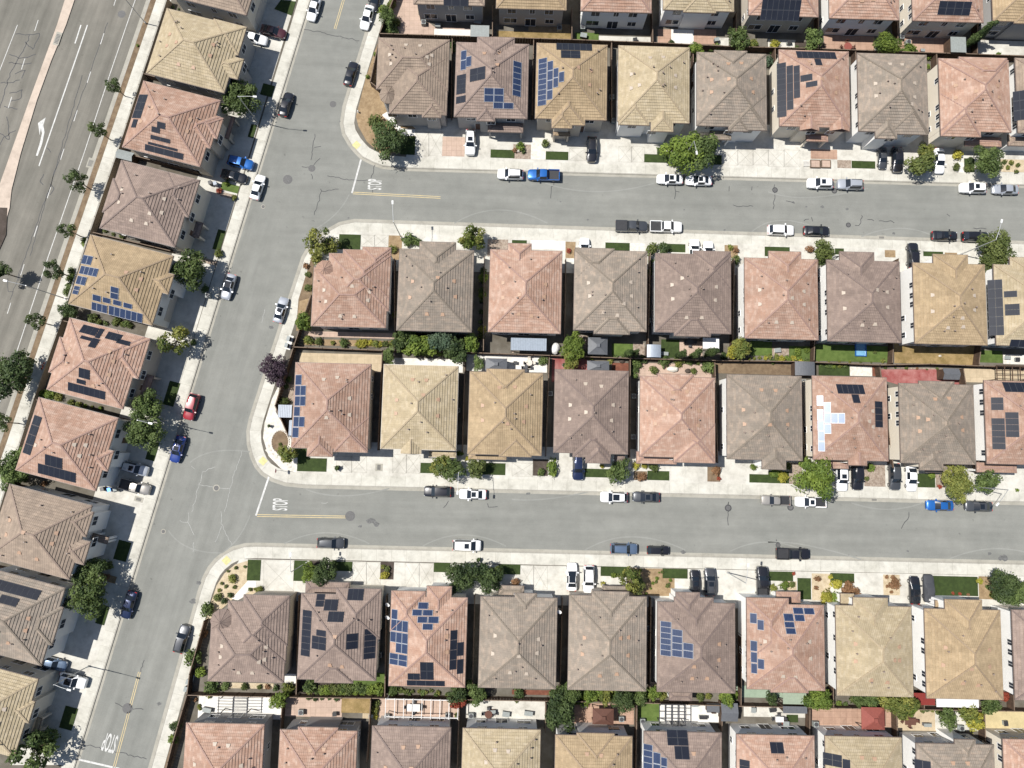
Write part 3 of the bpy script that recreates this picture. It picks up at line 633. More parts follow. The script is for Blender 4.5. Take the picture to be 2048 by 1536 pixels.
def house(t,roof,rc,row,idx,cls='r',wings=(),low=(),panels=(),wall='white',mode='tlbr',front='d',desc='',dep=14.0,turret=None,ez=EZ,pale=False):
    th=ANG[cls]; u=Vector((math.cos(th),math.sin(th)));v=Vector((-math.sin(th),math.cos(th)))
    A=T(t,rc[0],rc[1],ez).xy; B=T(t,rc[2],rc[3],ez).xy
    if mode=='tlbr': c=(A+B)/2; d=B-A; hw=abs(d.dot(u))/2; hd=abs(d.dot(v))/2
    elif mode=='B': hw=(B-A).length/2; hd=dep/2; c=(A+B)/2+v*hd
    else: hw=(B-A).length/2; hd=dep/2; c=(A+B)/2-v*hd
    root=empty('house',(c.x,c.y,GZ),th)
    def loc(x,y,z,tt=t):
        p=T(tt,x,y,z).xy-c; return Vector((p.dot(u),p.dot(v)))
    z0=ez-GZ; rects=[((-hw,-hd,hw,hd),z0,None,SLOPE)]
    for i,wg in enumerate(wings):
        g=wg[4] if len(wg)>4 else None
        a=loc(wg[0],wg[1],ez);b_=loc(wg[2],wg[3],ez)
        r=[min(a.x,b_.x),min(a.y,b_.y),max(a.x,b_.x),max(a.y,b_.y)]
        rects.append((tuple(r),z0-.013*(i+1),g,SLOPE))
    roofm='roof_'+roof; cap='cap_'+roof
    rb=MB();cb=MB();gm=MB();wb=MB(); gm.gm='gutter_pale' if pale else 'gutter_dark'
    wm='wall_'+wall
    for i,(r,ze,g,s_) in enumerate(rects):
        rect_faces(rb,r,ze,roofm,cap,g,s_,capmb=cb,gmb=gm,wallm=wm,wmb=wb)
        e=.45+.004*i; bz=-.1
        if (r[2]-r[0])>2*e+.4 and (r[3]-r[1])>2*e+.4: wb.box(r[0]+e,r[1]+e,bz,r[2]-e,r[3]-e,ze-.02,wm,bottom=False)
    for i,lw_ in enumerate(low):
        zl=lw_[4] if len(lw_)>4 else LOWZ
        a=loc(lw_[0],lw_[1],zl+GZ);b_=loc(lw_[2],lw_[3],zl+GZ)
        r=(min(a.x,b_.x),min(a.y,b_.y),max(a.x,b_.x),max(a.y,b_.y))
        rect_faces(rb,r,zl,roofm,cap,None,.35,capmb=cb,gmb=gm)
        e=.3+.004*i
        if min(r[2]-r[0],r[3]-r[1])>1.6: wb.box(r[0]+e,r[1]+e,-.1,r[2]-e,r[3]-e,zl-.03,wm,bottom=False)
        else:
            for px_,py_ in ((r[0]+.25,r[1]+.25),(r[2]-.25,r[1]+.25),(r[0]+.25,r[3]-.25),(r[2]-.25,r[3]-.25)): wb.box(px_-.16,py_-.16,-.1,px_+.16,py_+.16,zl-.03,wm,bottom=False)
    if turret:
        tz=z0+.22; a=loc(turret[0],turret[1],tz+GZ); rr=turret[2]*.03*1.0; n=10
        pts=[(a.x+math.cos(i*math.tau/n)*rr,a.y+math.sin(i*math.tau/n)*rr,tz) for i in range(n)]
        ap=(a.x,a.y,tz+rr*.5)
        for i in range(n):
            p,q=pts[i],pts[(i+1)%n]; rb.face([p,q,ap],roofm,[(0,0),(rr*.6,0),(rr*.3,rr*1.1)]); rb.face([(p[0],p[1],tz-.16),(q[0],q[1],tz-.16),q,p],cap); cb.tube((p[0],p[1],tz+.0),(ap[0],ap[1],ap[2]+.01),.05,.03,cap,6)
        rb.face([(p[0],p[1],tz-.16) for p in pts[::-1]],cap)
        wb.tube((a.x,a.y,-.1),(a.x,a.y,tz-.1),rr-.4,rr-.4,wm,12)
    wb.build('wall',root); rb.build('roof',root); cb.build('ridge_cap',root); gm.build('gutter',root)
    def hz(x,y,only=False):
        best=-1;nn=Vector((0,0,1))
        for (r,ze,g,s_) in rects:
            ds=[(x-r[0],Vector((-1,0))),(r[2]-x,Vector((1,0))),(y-r[1],Vector((0,-1))),(r[3]-y,Vector((0,1)))]
            if min(d_[0] for d_ in ds)<-.02: continue
            if g: ds.pop({'l':0,'r':1,'d':2,'u':3}[g])
            m_=min(ds,key=lambda q:q[0]); z=ze+.02+m_[0]*s_
            if z>best: best=z; nn=Vector((m_[1].x*s_,m_[1].y*s_,1)).normalized()
        return best,nn
    def floc(x,y,tt=t):   # pixel of a point on the roof -> local xy
        z=z0+1.2
        for _ in range(8):
            q=loc(x,y,z+GZ,tt); h,_n=hz(q.x,q.y)
            if h<0: break
            z=h
        return q
    occ=[]
    for pn in panels:
        kind=pn[0]; tt=t; a=floc(pn[1],pn[2]);b_=floc(pn[3],pn[4])
        x0,x1=sorted((a.x,b_.x));y0,y1=sorted((a.y,b_.y))
        if cls=='r':
            mx,my=(pn[1]+pn[3])/2,(pn[2]+pn[4])/2; x0=floc(pn[1],my).x; x1=floc(pn[3],my).x; y1=floc(mx,pn[2]).y; y0=floc(mx,pn[4]).y
        W=x1-x0;H=y1-y0
        best=None
        for pw,ph in ((1.0,1.65),(1.65,1.0)):
            nx=max(1,round(W/pw));ny=max(1,round(H/ph)); e=abs(W/nx-pw)/pw+abs(H/ny-ph)/ph
            if best is None or e<best[0]: best=(e,nx,ny)
        _,nx,ny=best; occ.append((x0,y0,x1,y1))
        h0,nn=hz((x0+x1)/2,(y0+y1)/2); cx,cy=(x0+x1)/2,(y0+y1)/2
        def zz(x,y): return h0-((x-cx)*nn.x+(y-cy)*nn.y)/nn.z
        for i in range(nx):
            for j in range(ny):
                g_=.018; xa,xb=x0+W*i/nx+g_,x0+W*(i+1)/nx-g_; ya,yb=y0+H*j/ny+g_,y0+H*(j+1)/ny-g_
                pb=MB(); top=[(xa,ya,zz(xa,ya)+.14),(xb,ya,zz(xb,ya)+.14),(xb,yb,zz(xb,yb)+.14),(xa,yb,zz(xa,yb)+.14)]; bot=[(p[0],p[1],p[2]-.05) for p in top]
                mm='panel_'+kind; uvs=[(0,0),(1,0),(1,1),(0,1)]
                pb.face(top,mm,uvs); pb.face(bot[::-1],mm,uvs)
                for q in range(4): w_=(q+1)%4; pb.face([bot[q],bot[w_],top[w_],top[q]],'dark_metal')
                pb.build('solar_panel',root)
    # vents
    r=random.Random(row*31+idx*7+5)
    def vent(x,y,me,nm):
        x+=r.uniform(-.25,.25); y+=r.uniform(-.25,.25)
        if any(o[0]-.4<x<o[2]+.4 and o[1]-.4<y<o[3]+.4 for o in occ): return
        h,nn=hz(x,y)
        if h<0: return
        o=put(nm,me,root,(x,y,h))
        if nm=='roof_vent':
            dn=Vector((nn.x,nn.y,0)); yaw=math.atan2(dn.y,dn.x)+math.pi/2
            o.rotation_euler=(nn.to_track_quat('Z','Y')@Vector((0,0,0)).to_track_quat('Z','Y')).to_euler() if False else (math.atan(SLOPE),0,yaw)
    V_=VENTL if idx%3==0 or row in(2,) and idx>3 else VENT
    for x,y in ((-.62,.16),(-.62,-.2),(.52,.16),(.52,-.18)): vent(hw*x,hd*y,V_,'roof_vent')
    sy=1 if front=='d' else -1
    for x in (-.18,.2): vent(hw*x,hd*.62*sy,V_,'roof_vent')
    for k in range(7):
        a_=r.uniform(-.85,.85);b_=r.uniform(-.8,.8); vent(hw*a_,hd*b_,PIPE,'vent_pipe')
    for k in range(1): vent(hw*r.uniform(-.5,.5),hd*r.uniform(-.4,.4),V_,'roof_vent')
    # windows and doors: each wall face of main rect
    e=.45
    main=rects[0][0]
    sides={'d':((main[0]+e,main[1]+e),(main[2]-e,main[1]+e),0.),'u':((main[2]-e,main[3]-e),(main[0]+e,main[3]-e),math.pi),'r':((main[2]-e,main[1]+e),(main[2]-e,main[3]-e),math.pi/2),'l':((main[0]+e,main[3]-e),(main[0]+e,main[1]+e),-math.pi/2)}
    nv={'d':-v,'u':v,'r':u,'l':-u}
    def blocked(s_,along,zc):
        # hidden inside a wing or porch?
        a,b_,rz=sides[s_]; p=Vector(a)+(Vector(b_)-Vector(a)).normalized()*along; q=p+Vector({'d':(0,-.25),'u':(0,.25),'r':(.25,0),'l':(-.25,0)}[s_])
        for (rr_,ze,g,s2) in rects[1:]:
            if rr_[0]+.2<q.x<rr_[2]-.2 and rr_[1]+.2<q.y<rr_[3]-.2: return True
        return False
    for s_ in 'durl':
        toward=(-c).normalized().dot(nv[s_])
        if toward<.12 and s_!=front: continue
        a,b_,rz=sides[s_]; ln=(Vector(b_)-Vector(a)).length; dr=(Vector(b_)-Vector(a)).normalized()
        items=[]
        if s_==front:
            gx=ln*(.7 if (idx%2) else .3)
            items.append((gx,0,GAR,None,'garage_door')); items.append((ln-gx,0,DOOR,None,'front_door'))
            for k in (.2,.5,.8): items.append((ln*k,4.2,*WM[(1.5,1.2)],'window'))
        elif s_ in 'du':
            for k,wk in ((.2,(1.5,1.2)),(.52,(.9,1.1)),(.78,(1.5,1.2))): items.append((ln*k,4.25,*WM[wk],'window'))
            for k,wk,z in ((.18,(2.3,1.3),1.55),(.5,(1.9,2.1),1.15),(.8,(1.5,1.2),1.6)): items.append((ln*k,z,*WM[wk],'window'))
        else:
            for k in r.sample((.1,.24,.38,.5,.64,.78,.9),4): items.append((ln*k,4.3,*WM[(.9,1.1)],'window'))
            for k in r.sample((.15,.4,.65,.88),2): items.append((ln*k,1.6,*WM[(.9,1.1)],'window'))
        for al,zc,me,pane,nm in items:
            off=0.
            if blocked(s_,al,zc): 
                if nm not in('garage_door','window') or s_!=front: continue
                off=None
            p=Vector(a)+dr*al
            if off is None:
                # move onto the wing's own front face
                nl=Vector({'d':(0,-1),'u':(0,1),'r':(1,0),'l':(-1,0)}[s_])
                for (rr_,ze,g,s2) in rects[1:]:
                    if rr_[0]+.2<p.x+nl.x*.25<rr_[2]-.2 and rr_[1]+.2<p.y+nl.y*.25<rr_[3]-.2:
                        if s_=='d': p.y=rr_[1]+e
                        elif s_=='u': p.y=rr_[3]-e
                        elif s_=='r': p.x=rr_[2]-e
                        else: p.x=rr_[0]+e
                if nm=='garage_door': continue
            o=put(nm,me,root,(p.x,p.y,zc if nm=='window' else .0),rz)
            if pane: put('pane',pane,o)
    HOUSES.append(dict(root=root,c=c,row=row,idx=idx,hw=hw,hd=hd,u=u,v=v,roof=roof,front=front,px=px_of((c.x,c.y,0)),pan=bool(panels)))
    root['label']=desc; root['category']='house'; root['group']='two-storey houses with tiled hip roofs'
    return root
k_,b_='black','blue'
RN={'tan':'tan','ochre':'ochre','red':'terracotta','brown':'brown','grey':'grey-brown','taupe':'taupe'}
ROWN={0:'in the top row cut by the photo edge',1:'in the row above the upper side street',2:'in the row below the upper side street',3:'in the row above the lower side street',4:'in the row below the lower side street',5:'in the bottom row cut by the photo edge',9:'counted down the slanted left column'}
def HS(row,front,cls,lst,mode='tlbr',dep=14.0):
    for i,h in enumerate(lst):
        t,roof,rc=h[:3]; kw=h[3] if len(h)>3 else {}
        pn=kw.get('panels',())
        what='house with '+('blue' if pn and pn[0][0]=='blue' else 'glinting' if pn and pn[0][0]=='bright' else 'black')+' solar panels' if pn else 'house'
        desc='%s-roofed %s, %s %s'%(RN[roof],what,ORD[i],ROWN[row])
        kw=dict(kw); md=kw.pop('mode',mode)
        if row==9: kw.setdefault('ez',6.35)  # left-column eaves raised above the other rows to lengthen their cast shade
        house(t,roof,rc,row,i,cls,front=front,mode=md,desc=desc,dep=kw.pop('dep',dep),**kw)
HS(0,'u','r',[
('B','taupe',(948,22,1370,35),dict(panels=[(k_,1125,-45,1275,12)],wall='grey')),
('B','ochre',(1442,48,1861,62),dict(wall='sand')),
('C','red',(413,68,835,75),dict(wall='white')),
('C','tan',(908,60,1330,68),dict(wings=[(1030,-120,1222,78)],wall='white')),
('C','red',(1420,92,1836,100),dict(panels=[(k_,1500,-65,1735,95),(k_,1572,-130,1700,-65)],wall='sand')),
('D','red',(368,108,785,122),dict(wall='white')),
('D','red',(868,125,1290,135),dict(panels=[(k_,1020,10,1215,95)],wall='cream')),
('D','ochre',(1350,125,1770,138),dict(wings=[(1470,-40,1770,148)],wall='grey'))],mode='B')
HS(1,'d','r',[
('B','taupe',(737,228,1150,545),dict(wings=[(815,330,1142,690),(1005,520,1110,705)],turret=(795,570,55),wall='grey')),
('B','brown',(1205,255,1626,712),dict(wings=[(1330,222,1545,450),(1330,560,1432,727)],low=[(1395,738,1600,795)],wall='grey',
  panels=[(b_,1228,305,1262,422),(b_,1260,340,1292,402),(k_,1283,408,1375,485),(k_,1203,450,1258,565),(k_,1200,578,1257,620),(b_,1368,530,1487,615),(b_,1423,617,1545,655),(b_,1540,370,1592,580)])),
('C','ochre',(150,260,565,722),dict(wings=[(243,540,436,752),(243,600,358,770)],low=[(250,790,345,815)],wall='sand',
  panels=[(k_,265,262,480,303),(k_,293,305,410,350),(b_,155,352,208,635),(b_,210,368,245,600),(b_,247,410,278,527),(b_,280,432,313,495)])),
('C','tan',(640,275,1062,740),dict(wings=[(642,540,822,752),(835,620,965,790)],wall='white')),
('C','grey',(1110,315,1526,765),dict(wings=[(1215,303,1410,500),(1300,560,1527,782),(1300,650,1415,787)],low=[(1190,785,1312,838)],wall='white')),
('D','red',(65,300,490,768),dict(wings=[(190,640,305,785,'d'),(368,640,488,788,'d')],low=[(230,803,358,850)],wall='cream',
  panels=[(k_,170,312,405,352),(k_,280,355,320,392),(k_,70,378,108,703),(k_,110,395,150,660),(k_,152,395,190,590),(k_,192,449,265,488),(k_,225,490,295,522)])),
('D','grey',(535,320,962,798),dict(wings=[(640,600,772,832),(722,560,958,808)],wall='white')),
('D','red',(1022,352,1457,795),dict(wings=[(1145,343,1440,560),(1030,560,1275,822)],low=[(1180,822,1398,880)],wall='cream')),
('D','taupe',(1482,350,1915,808),dict(low=[(1440,810,1700,880)],wall='white',panels=[(k_,1505,540,1590,718)]))])
HS(2,'u','r',[
('F','red',(350,70,778,430),dict(wings=[(441,-15,795,330),(525,-38,797,260),(642,-54,799,200)],turret=(415,85,60),wall='white')),
('F','grey',(864,-42,1292,455),dict(wings=[(985,-85,1190,150)],wall='white')),
('G','red',(-128,-38,290,465),dict(wings=[(-22,-75,110,140)],wall='white')),
('G','grey',(378,-36,805,453),dict(wings=[(382,-48,610,150),(495,300,705,470)],wall='white')),
('G','brown',(862,-15,1312,466),dict(wings=[(1088,-30,1310,200),(975,300,1190,483)],wall='white')),
('G','red',(1395,12,1836,503),dict(wings=[(1540,-28,1735,200)],wall='white')),
('H','brown',(352,25,798,520),dict(wings=[(430,-25,640,250)],wall='white')),
('H','ochre',(868,42,1315,535),dict(wings=[(990,-10,1205,260)],wall='white')),
('H','tan',(1352,52,1800,545),dict(wings=[(1450,8,1700,250)],wall='white',panels=[(k_,1358,133,1408,470),(k_,1412,210,1492,248),(k_,1418,288,1508,357),(k_,1450,502,1560,540)]))])
HS(3,'d','r',[
('F','red',(240,640,668,1160),dict(wings=[(318,980,458,1203),(478,960,668,1178)],wall='sand',panels=[(b_,237,712,275,775),(b_,235,777,300,838),(b_,233,840,298,900),(b_,228,903,265,962),(b_,225,963,292,1026),(b_,218,1027,257,1090)])),
('F','tan',(770,652,1198,1165),dict(wings=[(875,1020,990,1188,'d')],low=[(1040,1172,1198,1208)],wall='sand',pale=True)),
('F','ochre',(1285,695,1711,1197),dict(wings=[(1385,678,1605,900),(1465,1000,1650,1205)],low=[(1278,1172,1500,1222)],wall='white')),
('G','brown',(260,682,693,1188),dict(wings=[(370,1000,590,1208),(445,1080,587,1243)],low=[(617,1198,675,1235)],wall='white')),
('G','red',(770,722,1215,1212),dict(wings=[(875,708,1088,900),(972,1000,1217,1242)],low=[(748,1175,985,1248)],wall='white')),
('G','grey',(1290,712,1741,1227),dict(wings=[(1500,1030,1642,1280)],wall='white')),
('H','red',(265,720,720,1230),dict(wings=[(480,1130,592,1257,'d')],low=[(370,1232,480,1275)],wall='cream',panels=[('bright',290,838,330,898),('bright',332,877,375,940),('bright',292,920,330,985),('bright',333,942,375,1005),('bright',377,942,460,1005),('bright',295,987,333,1048),('bright',335,1008,377,1067),('bright',297,1050,337,1112),('bright',298,1113,340,1172),(k_,412,770,575,828),(k_,504,830,548,882),(k_,640,872,686,1028)])),
('H','grey',(785,765,1245,1250),dict(wings=[(905,751,1122,980),(905,1080,1050,1285)],low=[(945,1258,1172,1300)],wall='cream')),
('H','red',(1295,748,1750,1255),dict(low=[(1250,1240,1490,1300)],wall='white',panels=[(k_,1335,848,1410,925),(k_,1340,973,1420,1160),(k_,1422,937,1503,1087),(k_,1412,758,1560,817)]))])
HS(4,'u','r',[
('I','brown',(1272,640,1701,1022),dict(wings=[(1372,535,1712,900),(1465,498,1722,800)],turret=(1335,655,68),wall='sand')),
('J','brown',(275,490,718,1010),dict(wings=[(485,458,740,760),(362,830,580,1025)],low=[(302,420,557,488)],wall='cream',panels=[(k_,360,500,410,568),(k_,410,522,492,592),(k_,432,595,527,660),(k_,550,468,645,530),(k_,275,587,330,865),(k_,335,745,420,825),(k_,362,707,420,745),(k_,543,728,612,822),(k_,648,700,718,880)])),
('J','red',(818,505,1252,1050),dict(wings=[(815,473,1008,720),(1028,445,1165,700)],wall='white',panels=[(b_,972,540,1035,582),(b_,937,583,998,622),(b_,1000,585,1062,622),(b_,968,625,1030,665),(b_,1032,625,1097,667),(b_,998,668,1062,707),(b_,813,582,850,643),(b_,810,647,913,717),(b_,805,720,912,785),(b_,838,787,910,848),(b_,800,850,908,920),(k_,1163,708,1205,945),(k_,1207,780,1245,862),(k_,1205,882,1243,970),(k_,985,900,1065,1006),(k_,910,967,983,1006),(k_,905,1010,1132,1042)])),
('J','grey',(1350,508,1796,1060),dict(wings=[(1555,488,1678,720)],low=[(1460,442,1605,497)],wall='white')),
('K','grey',(345,500,802,1073),dict(wings=[(480,476,697,850)],low=[(550,445,692,485)],wall='sand')),
('K','brown',(875,540,1337,1085),dict(wings=[(975,512,1207,800),(985,482,1125,700)],low=[(945,1082,1078,1130,2.6)],wall='white',panels=[(b_,888,655,955,862),(b_,957,703,1022,868),(b_,1024,785,1087,877)])),
('K','red',(1408,550,1876,1070),dict(wings=[(1408,514,1661,900),(1551,880,1776,1084)],low=[(1586,478,1728,545)],wall='white',panels=[(b_,1628,608,1688,655),(b_,1633,657,1694,693),(b_,1641,695,1702,732),(b_,1684,572,1747,612),(b_,1693,614,1754,655),(b_,1749,574,1812,614),(b_,1425,605,1468,668),(b_,1470,645,1510,708),(b_,1428,770,1470,835),(b_,1430,838,1470,903),(b_,1432,906,1470,968),(b_,1472,880,1512,942)])),
('L','tan',(405,560,870,1108),dict(wings=[(510,513,722,800)],low=[(435,490,515,560)],wall='white')),
('L','ochre',(937,580,1410,1125),dict(wings=[(1060,525,1290,800)],low=[(1003,532,1060,578)],wall='white')),
('L','brown',(1462,588,1930,1135),dict(wall='white'))])
HS(5,'d','r',[
('I','red',(1120,1265,1586,1275),dict(wall='grey')),
('J','red',(148,1303,607,1318),dict(wings=[(255,1290,478,1600)],wall='grey')),
('J','brown',(700,1285,1168,1293),dict(wall='white')),
('J','tan',(1243,1297,1706,1308),dict(wall='white')),
('K','ochre',(262,1335,720,1350),dict(wings=[(390,1326,610,1600)],wall='white')),
('K','brown',(793,1315,1255,1328),dict(wall='white',panels=[(k_,930,1325,1055,1400),(k_,975,1402,1062,1483),(b_,795,1392,843,1580),(b_,845,1440,890,1580),(b_,892,1470,930,1580)])),
('K','red',(1347,1333,1811,1345),dict(wall='white',panels=[(k_,1363,1485,1425,1560),(k_,1548,1378,1628,1448)])),
('L','tan',(342,1343,798,1355),dict(wall='white',panels=[(k_,350,1450,442,1525),(k_,445,1482,492,1560)])),
('L','grey',(888,1388,1352,1398),dict(wings=[(1120,1365,1250,1600)],wall='white',panels=[(k_,905,1490,975,1560)])),
('L','red',(1408,1362,1870,1372),dict(wall='cream'))],mode='T')
HS(9,'r','c',[
('A','taupe',(1010,-28,1478,92),dict(mode='B',wall='cream',dep=13.)),
('A','tan',(1003,52,1345,557),dict(wings=[(1285,115,1428,332),(1310,318,1425,475)],wall='grey')),
('A','red',(863,487,1200,1000),dict(wings=[(1135,655,1262,890),(1200,675,1302,832)],low=[(1390,700,1370,830)],wall='sand',panels=[(k_,838,568,845,712),(k_,803,716,813,768),(k_,945,728,992,780),(k_,912,757,960,805),(k_,905,808,1022,865),(k_,890,850,1065,912),(k_,872,865,1100,962)])),
('A','brown',(730,963,1050,1482),dict(wings=[(680,1072,790,1315),(1005,1033,1130,1302)],low=[(1180,1330,1190,1425)],wall='cream')),
('E','ochre',(545,-126,912,415),dict(wings=[(840,60,1008,228)],wall='white',panels=[(b_,498,-10,545,58),(b_,490,57,580,128),(b_,470,117,510,180),(b_,450,177,468,235),(b_,665,180,712,266),(b_,557,228,608,280),(b_,552,274,620,340),(b_,618,245,665,290),(b_,680,260,730,305),(b_,742,277,795,322),(b_,655,295,832,397)])),
('E','red',(420,372,737,917),dict(wings=[(360,488,460,738),(700,445,828,735)],low=[(880,712,885,838)],wall='sand',panels=[(k_,505,410,570,482),(k_,605,433,595,497),(k_,492,475,550,513),(k_,562,490,570,555),(k_,655,452,715,517),(k_,712,495,775,542),(k_,475,668,540,745),(k_,462,734,515,776),(k_,410,755,632,865)])),
('E','red',(235,850,575,1408),dict(wings=[(560,1140,645,1290)],wall='white',panels=[(k_,210,952,182,1197),(k_,272,1187,375,1280),(k_,230,1242,456,1362)])),
('I','taupe',(60,-166,415,403),dict(wings=[(360,-50,515,148),(400,143,500,315)],low=[(560,130,640,190)],wall='white')),
('I','grey',(-75,335,247,920),dict(wings=[(210,530,310,798)],wall='white',panels=[(k_,-10,400,222,530),(k_,15,492,95,570)])),
('I','tan',(-235,880,85,1470),dict(wings=[(50,1095,170,1265)],low=[(225,1235,218,1340)],wall='cream'))])
def near_house(p):
    best=None
    for h in HOUSES:
        d=(Vector((p[0],p[1]))-h['c']); a=abs(d.dot(h['u']))-h['hw'];b=abs(d.dot(h['v']))-h['hd']; q=max(a,b)+.15*(max(a,0)+max(b,0))
        if best is None or q<best[0]: best=(q,h,d,a,b)
    q,h,d,a,b=best
    if a>b: side='right of' if d.dot(h['u'])>0 else 'left of'
    else: side='above' if d.dot(h['v'])>0 else 'below'
    if h['row']==9 and a>b: side='right of' if d.dot(h['u'])>0 else 'left of'
    RS={0:'top-row house',1:'house above the upper street',2:'house below the upper street',3:'house above the lower street',4:'house below the lower street',5:'bottom-row house',9:'left-column house'}
    return '%s the %s %s'%(side,ORD[h['idx']],RS[h['row']])
#PART2
# ---------------------------------------------------------------- fences
def fence(a,b_,mat='wood',h=1.75,lab=None):
    A=P(*a,GZ+1.0);B=P(*b_,GZ+1.0); d=B-A; ln=d.length
    if ln<1: return
    root=empty('fence' if mat=='wood' else 'garden_wall',(A.x,A.y,GZ),math.atan2(d.y,d.x))
    m=MB(); n=max(1,int(ln/.5)); w_=ln/n
    if mat=='wood':
        for i in range(n): k=rnd.uniform(-.006,.006); m.box(i*w_+.006,-.02+k,0,(i+1)*w_-.006,.02+k,h+rnd.uniform(-.015,.015),'wood')
    else: m.box(0,-.09,0,ln,.09,h,'block')
    m.build('panel' if mat=='wood' else 'wall',root)
    m=MB(); m.box(0,-.07 if mat=='wood' else -.13,h+.02,ln,.07 if mat=='wood' else .13,h+.07,'woodtop' if mat=='wood' else 'kerb'); m.build('cap_rail' if mat=='wood' else 'coping',root)
    np_=max(1,int(ln/2.5))
    m=MB(); m.box(-.06,-.065,0,.06,.065,h+.12,'wood' if mat=='wood' else 'block'); pm=m.mesh('post')
    for i in range(np_+1): put('post',pm,root,(ln*i/np_,0,0))
    c=(A+B)/2; along='vertical' if abs(a[0]-b_[0])<abs(a[1]-b_[1]) else 'horizontal'
    tag(root,lab or ('%s %s fence %s'%('brown',('side' if along=='vertical' else 'back'),near_house(c)) if mat=='wood' else 'pale block wall '+near_house(c)),'fence' if mat=='wood' else 'wall','yard fences' if mat=='wood' else 'block walls along the avenue')
def chain(pts,**k):
    for i in range(len(pts)-1): fence(pts[i],pts[i+1],**k)
chain([(760,72),(985,79),(1143,84),(1305,90),(1470,98),(1634,102),(1793,108),(1950,113),(2075,118)])
chain([(587,695),(767,702),(932,706),(1100,712),(1266,718),(1430,722),(1593,724),(1755,731),(1855,729),(1960,733),(2075,735)])
chain([(378,1387),(568,1391),(745,1393),(930,1396),(1095,1399),(1270,1402),(1440,1408),(1610,1412),(1790,1415),(1970,1418),(2075,1420)])
for q in ((985,15,985,78),(1143,20,1143,83),(1303,25,1304,89),(1470,30,1469,97),(1633,35,1633,101),(1790,40,1792,107),(1950,45,1949,112),
 (905,82,903,235),(1067,84,1064,235),(1222,90,1222,240),(1384,96,1386,245),(1547,102,1551,255),(1707,108,1713,262),(1868,113,1874,270),
 (790,520,791,700),(969,515,967,703),(1131,520,1128,710),(1299,508,1294,714),(1466,520,1462,718),(1632,520,1624,722),(1792,520,1780,727),(1975,540,1952,730),
 (766,706,757,900),(931,709,925,905),(1098,716,1091,912),(1259,720,1258,915),(1427,726,1433,925),(1592,728,1607,925),(1755,735,1782,935),(1921,738,1955,945),
 (600,1190,595,1386),(774,1190,771,1390),(950,1190,945,1393),(1124,1195,1119,1396),(1300,1195,1298,1400),(1481,1200,1479,1407),(1660,1205,1663,1411),(1838,1210,1843,1414),(2012,1215,2022,1417),
 (568,1395,563,1460),(743,1397,735,1520),(919,1400,915,1536),(1091,1402,1090,1460),(1272,1406,1270,1540),(1442,1411,1441,1460),(1616,1415,1615,1475),(1788,1418,1790,1480),(1963,1421,1965,1480),
 (624,592,589,697),(589,697,553,812),(553,812,579,872),(789,0,760,73),(810,-60,789,0),(757,97,742,168),(742,168,757,180),(412,1240,383,1345),(383,1345,378,1386),(378,1386,350,1480),(350,1480,330,1560)):
    fence(q[:2],q[2:])
chain([(338,0),(290,148),(240,303),(185,463),(128,640),(72,798),(0,1030)],mat='block',h=1.7)
for q in ((292,152,440,192),(243,307,398,347),(190,467,345,504),(132,643,280,680),(78,800,252,838),(15,965,180,1007),(-20,1130,135,1168)): fence(q[:2],q[2:])

# ---------------------------------------------------------------- vegetation
def crown_mesh(name,seed,n,leaf,shape='round'):
    r=random.Random(seed); v=[];f=[];tone=[]
    lumps=[]
    nl={'round':17,'column':9,'open':10,'mound':8}[shape]
    for i in range(nl):
        th=i*2.4+r.uniform(-.4,.4); zz=1-2*(i+.5)/nl
        rr=math.sqrt(1-zz*zz)
        if shape=='column': lumps.append((Vector((r.uniform(-.12,.12),r.uniform(-.12,.12),-1+2*(i+.5)/nl)),.34*(1-.55*abs(zz+.1)),r.random()))
        elif shape=='open': lumps.append((Vector((math.cos(th)*rr*.75,math.sin(th)*rr*.75,zz*.6)),r.uniform(.2,.42),r.random()))
        elif shape=='mound': lumps.append((Vector((math.cos(th)*rr*.5,math.sin(th)*rr*.5,zz*.35)),r.uniform(.42,.6),r.random()))
        else:
            e=r.uniform(.45,1.0); lumps.append((Vector((math.cos(th)*rr*e,math.sin(th)*rr*e,zz*.5)),r.uniform(.18,.46),r.random()))
    if shape in('round','mound'): lumps.append((Vector((r.uniform(-.15,.15),r.uniform(-.15,.15),.1)),.46,.4))
    tot=sum(l[1]**2 for l in lumps)
    for c,rad,tn in lumps:
        for k in range(int(n*rad*rad/tot)):
            d=Vector((r.gauss(0,1),r.gauss(0,1),r.gauss(0,1)+.25)).normalized()
            p=c+d*rad*r.uniform(.72,1.06)
            if r.random()<.10: p=c+d*rad*r.uniform(1.05,1.4)
            nrm=(d+Vector((r.uniform(-.8,.8),r.uniform(-.8,.8),r.uniform(-.3,.9)))).normalized()
            q=nrm.to_track_quat('Z','Y'); a=r.uniform(0,6.28); s=leaf*r.uniform(.6,1.25)
            ax=q@Vector((math.cos(a),math.sin(a),0));ay=q@Vector((-math.sin(a),math.cos(a),0))
            i=len(v)
            v+=[tuple(p-ax*s),tuple(p-ay*s*.5+nrm*s*.12),tuple(p+ax*s),tuple(p+ay*s*.5+nrm*s*.12)]
            f.append((i,i+1,i+2,i+3)); t_=min(1,max(0,tn*.75+r.uniform(-.1,.4))); tone+=[t_]*4
    me=bpy.data.meshes.new(name); me.from_pydata(v,[],f); me.materials.append(M['leaf_green'])
    at=me.attributes.new('tone','FLOAT','POINT'); at.data.foreach_set('value',tone); me.update(); return me
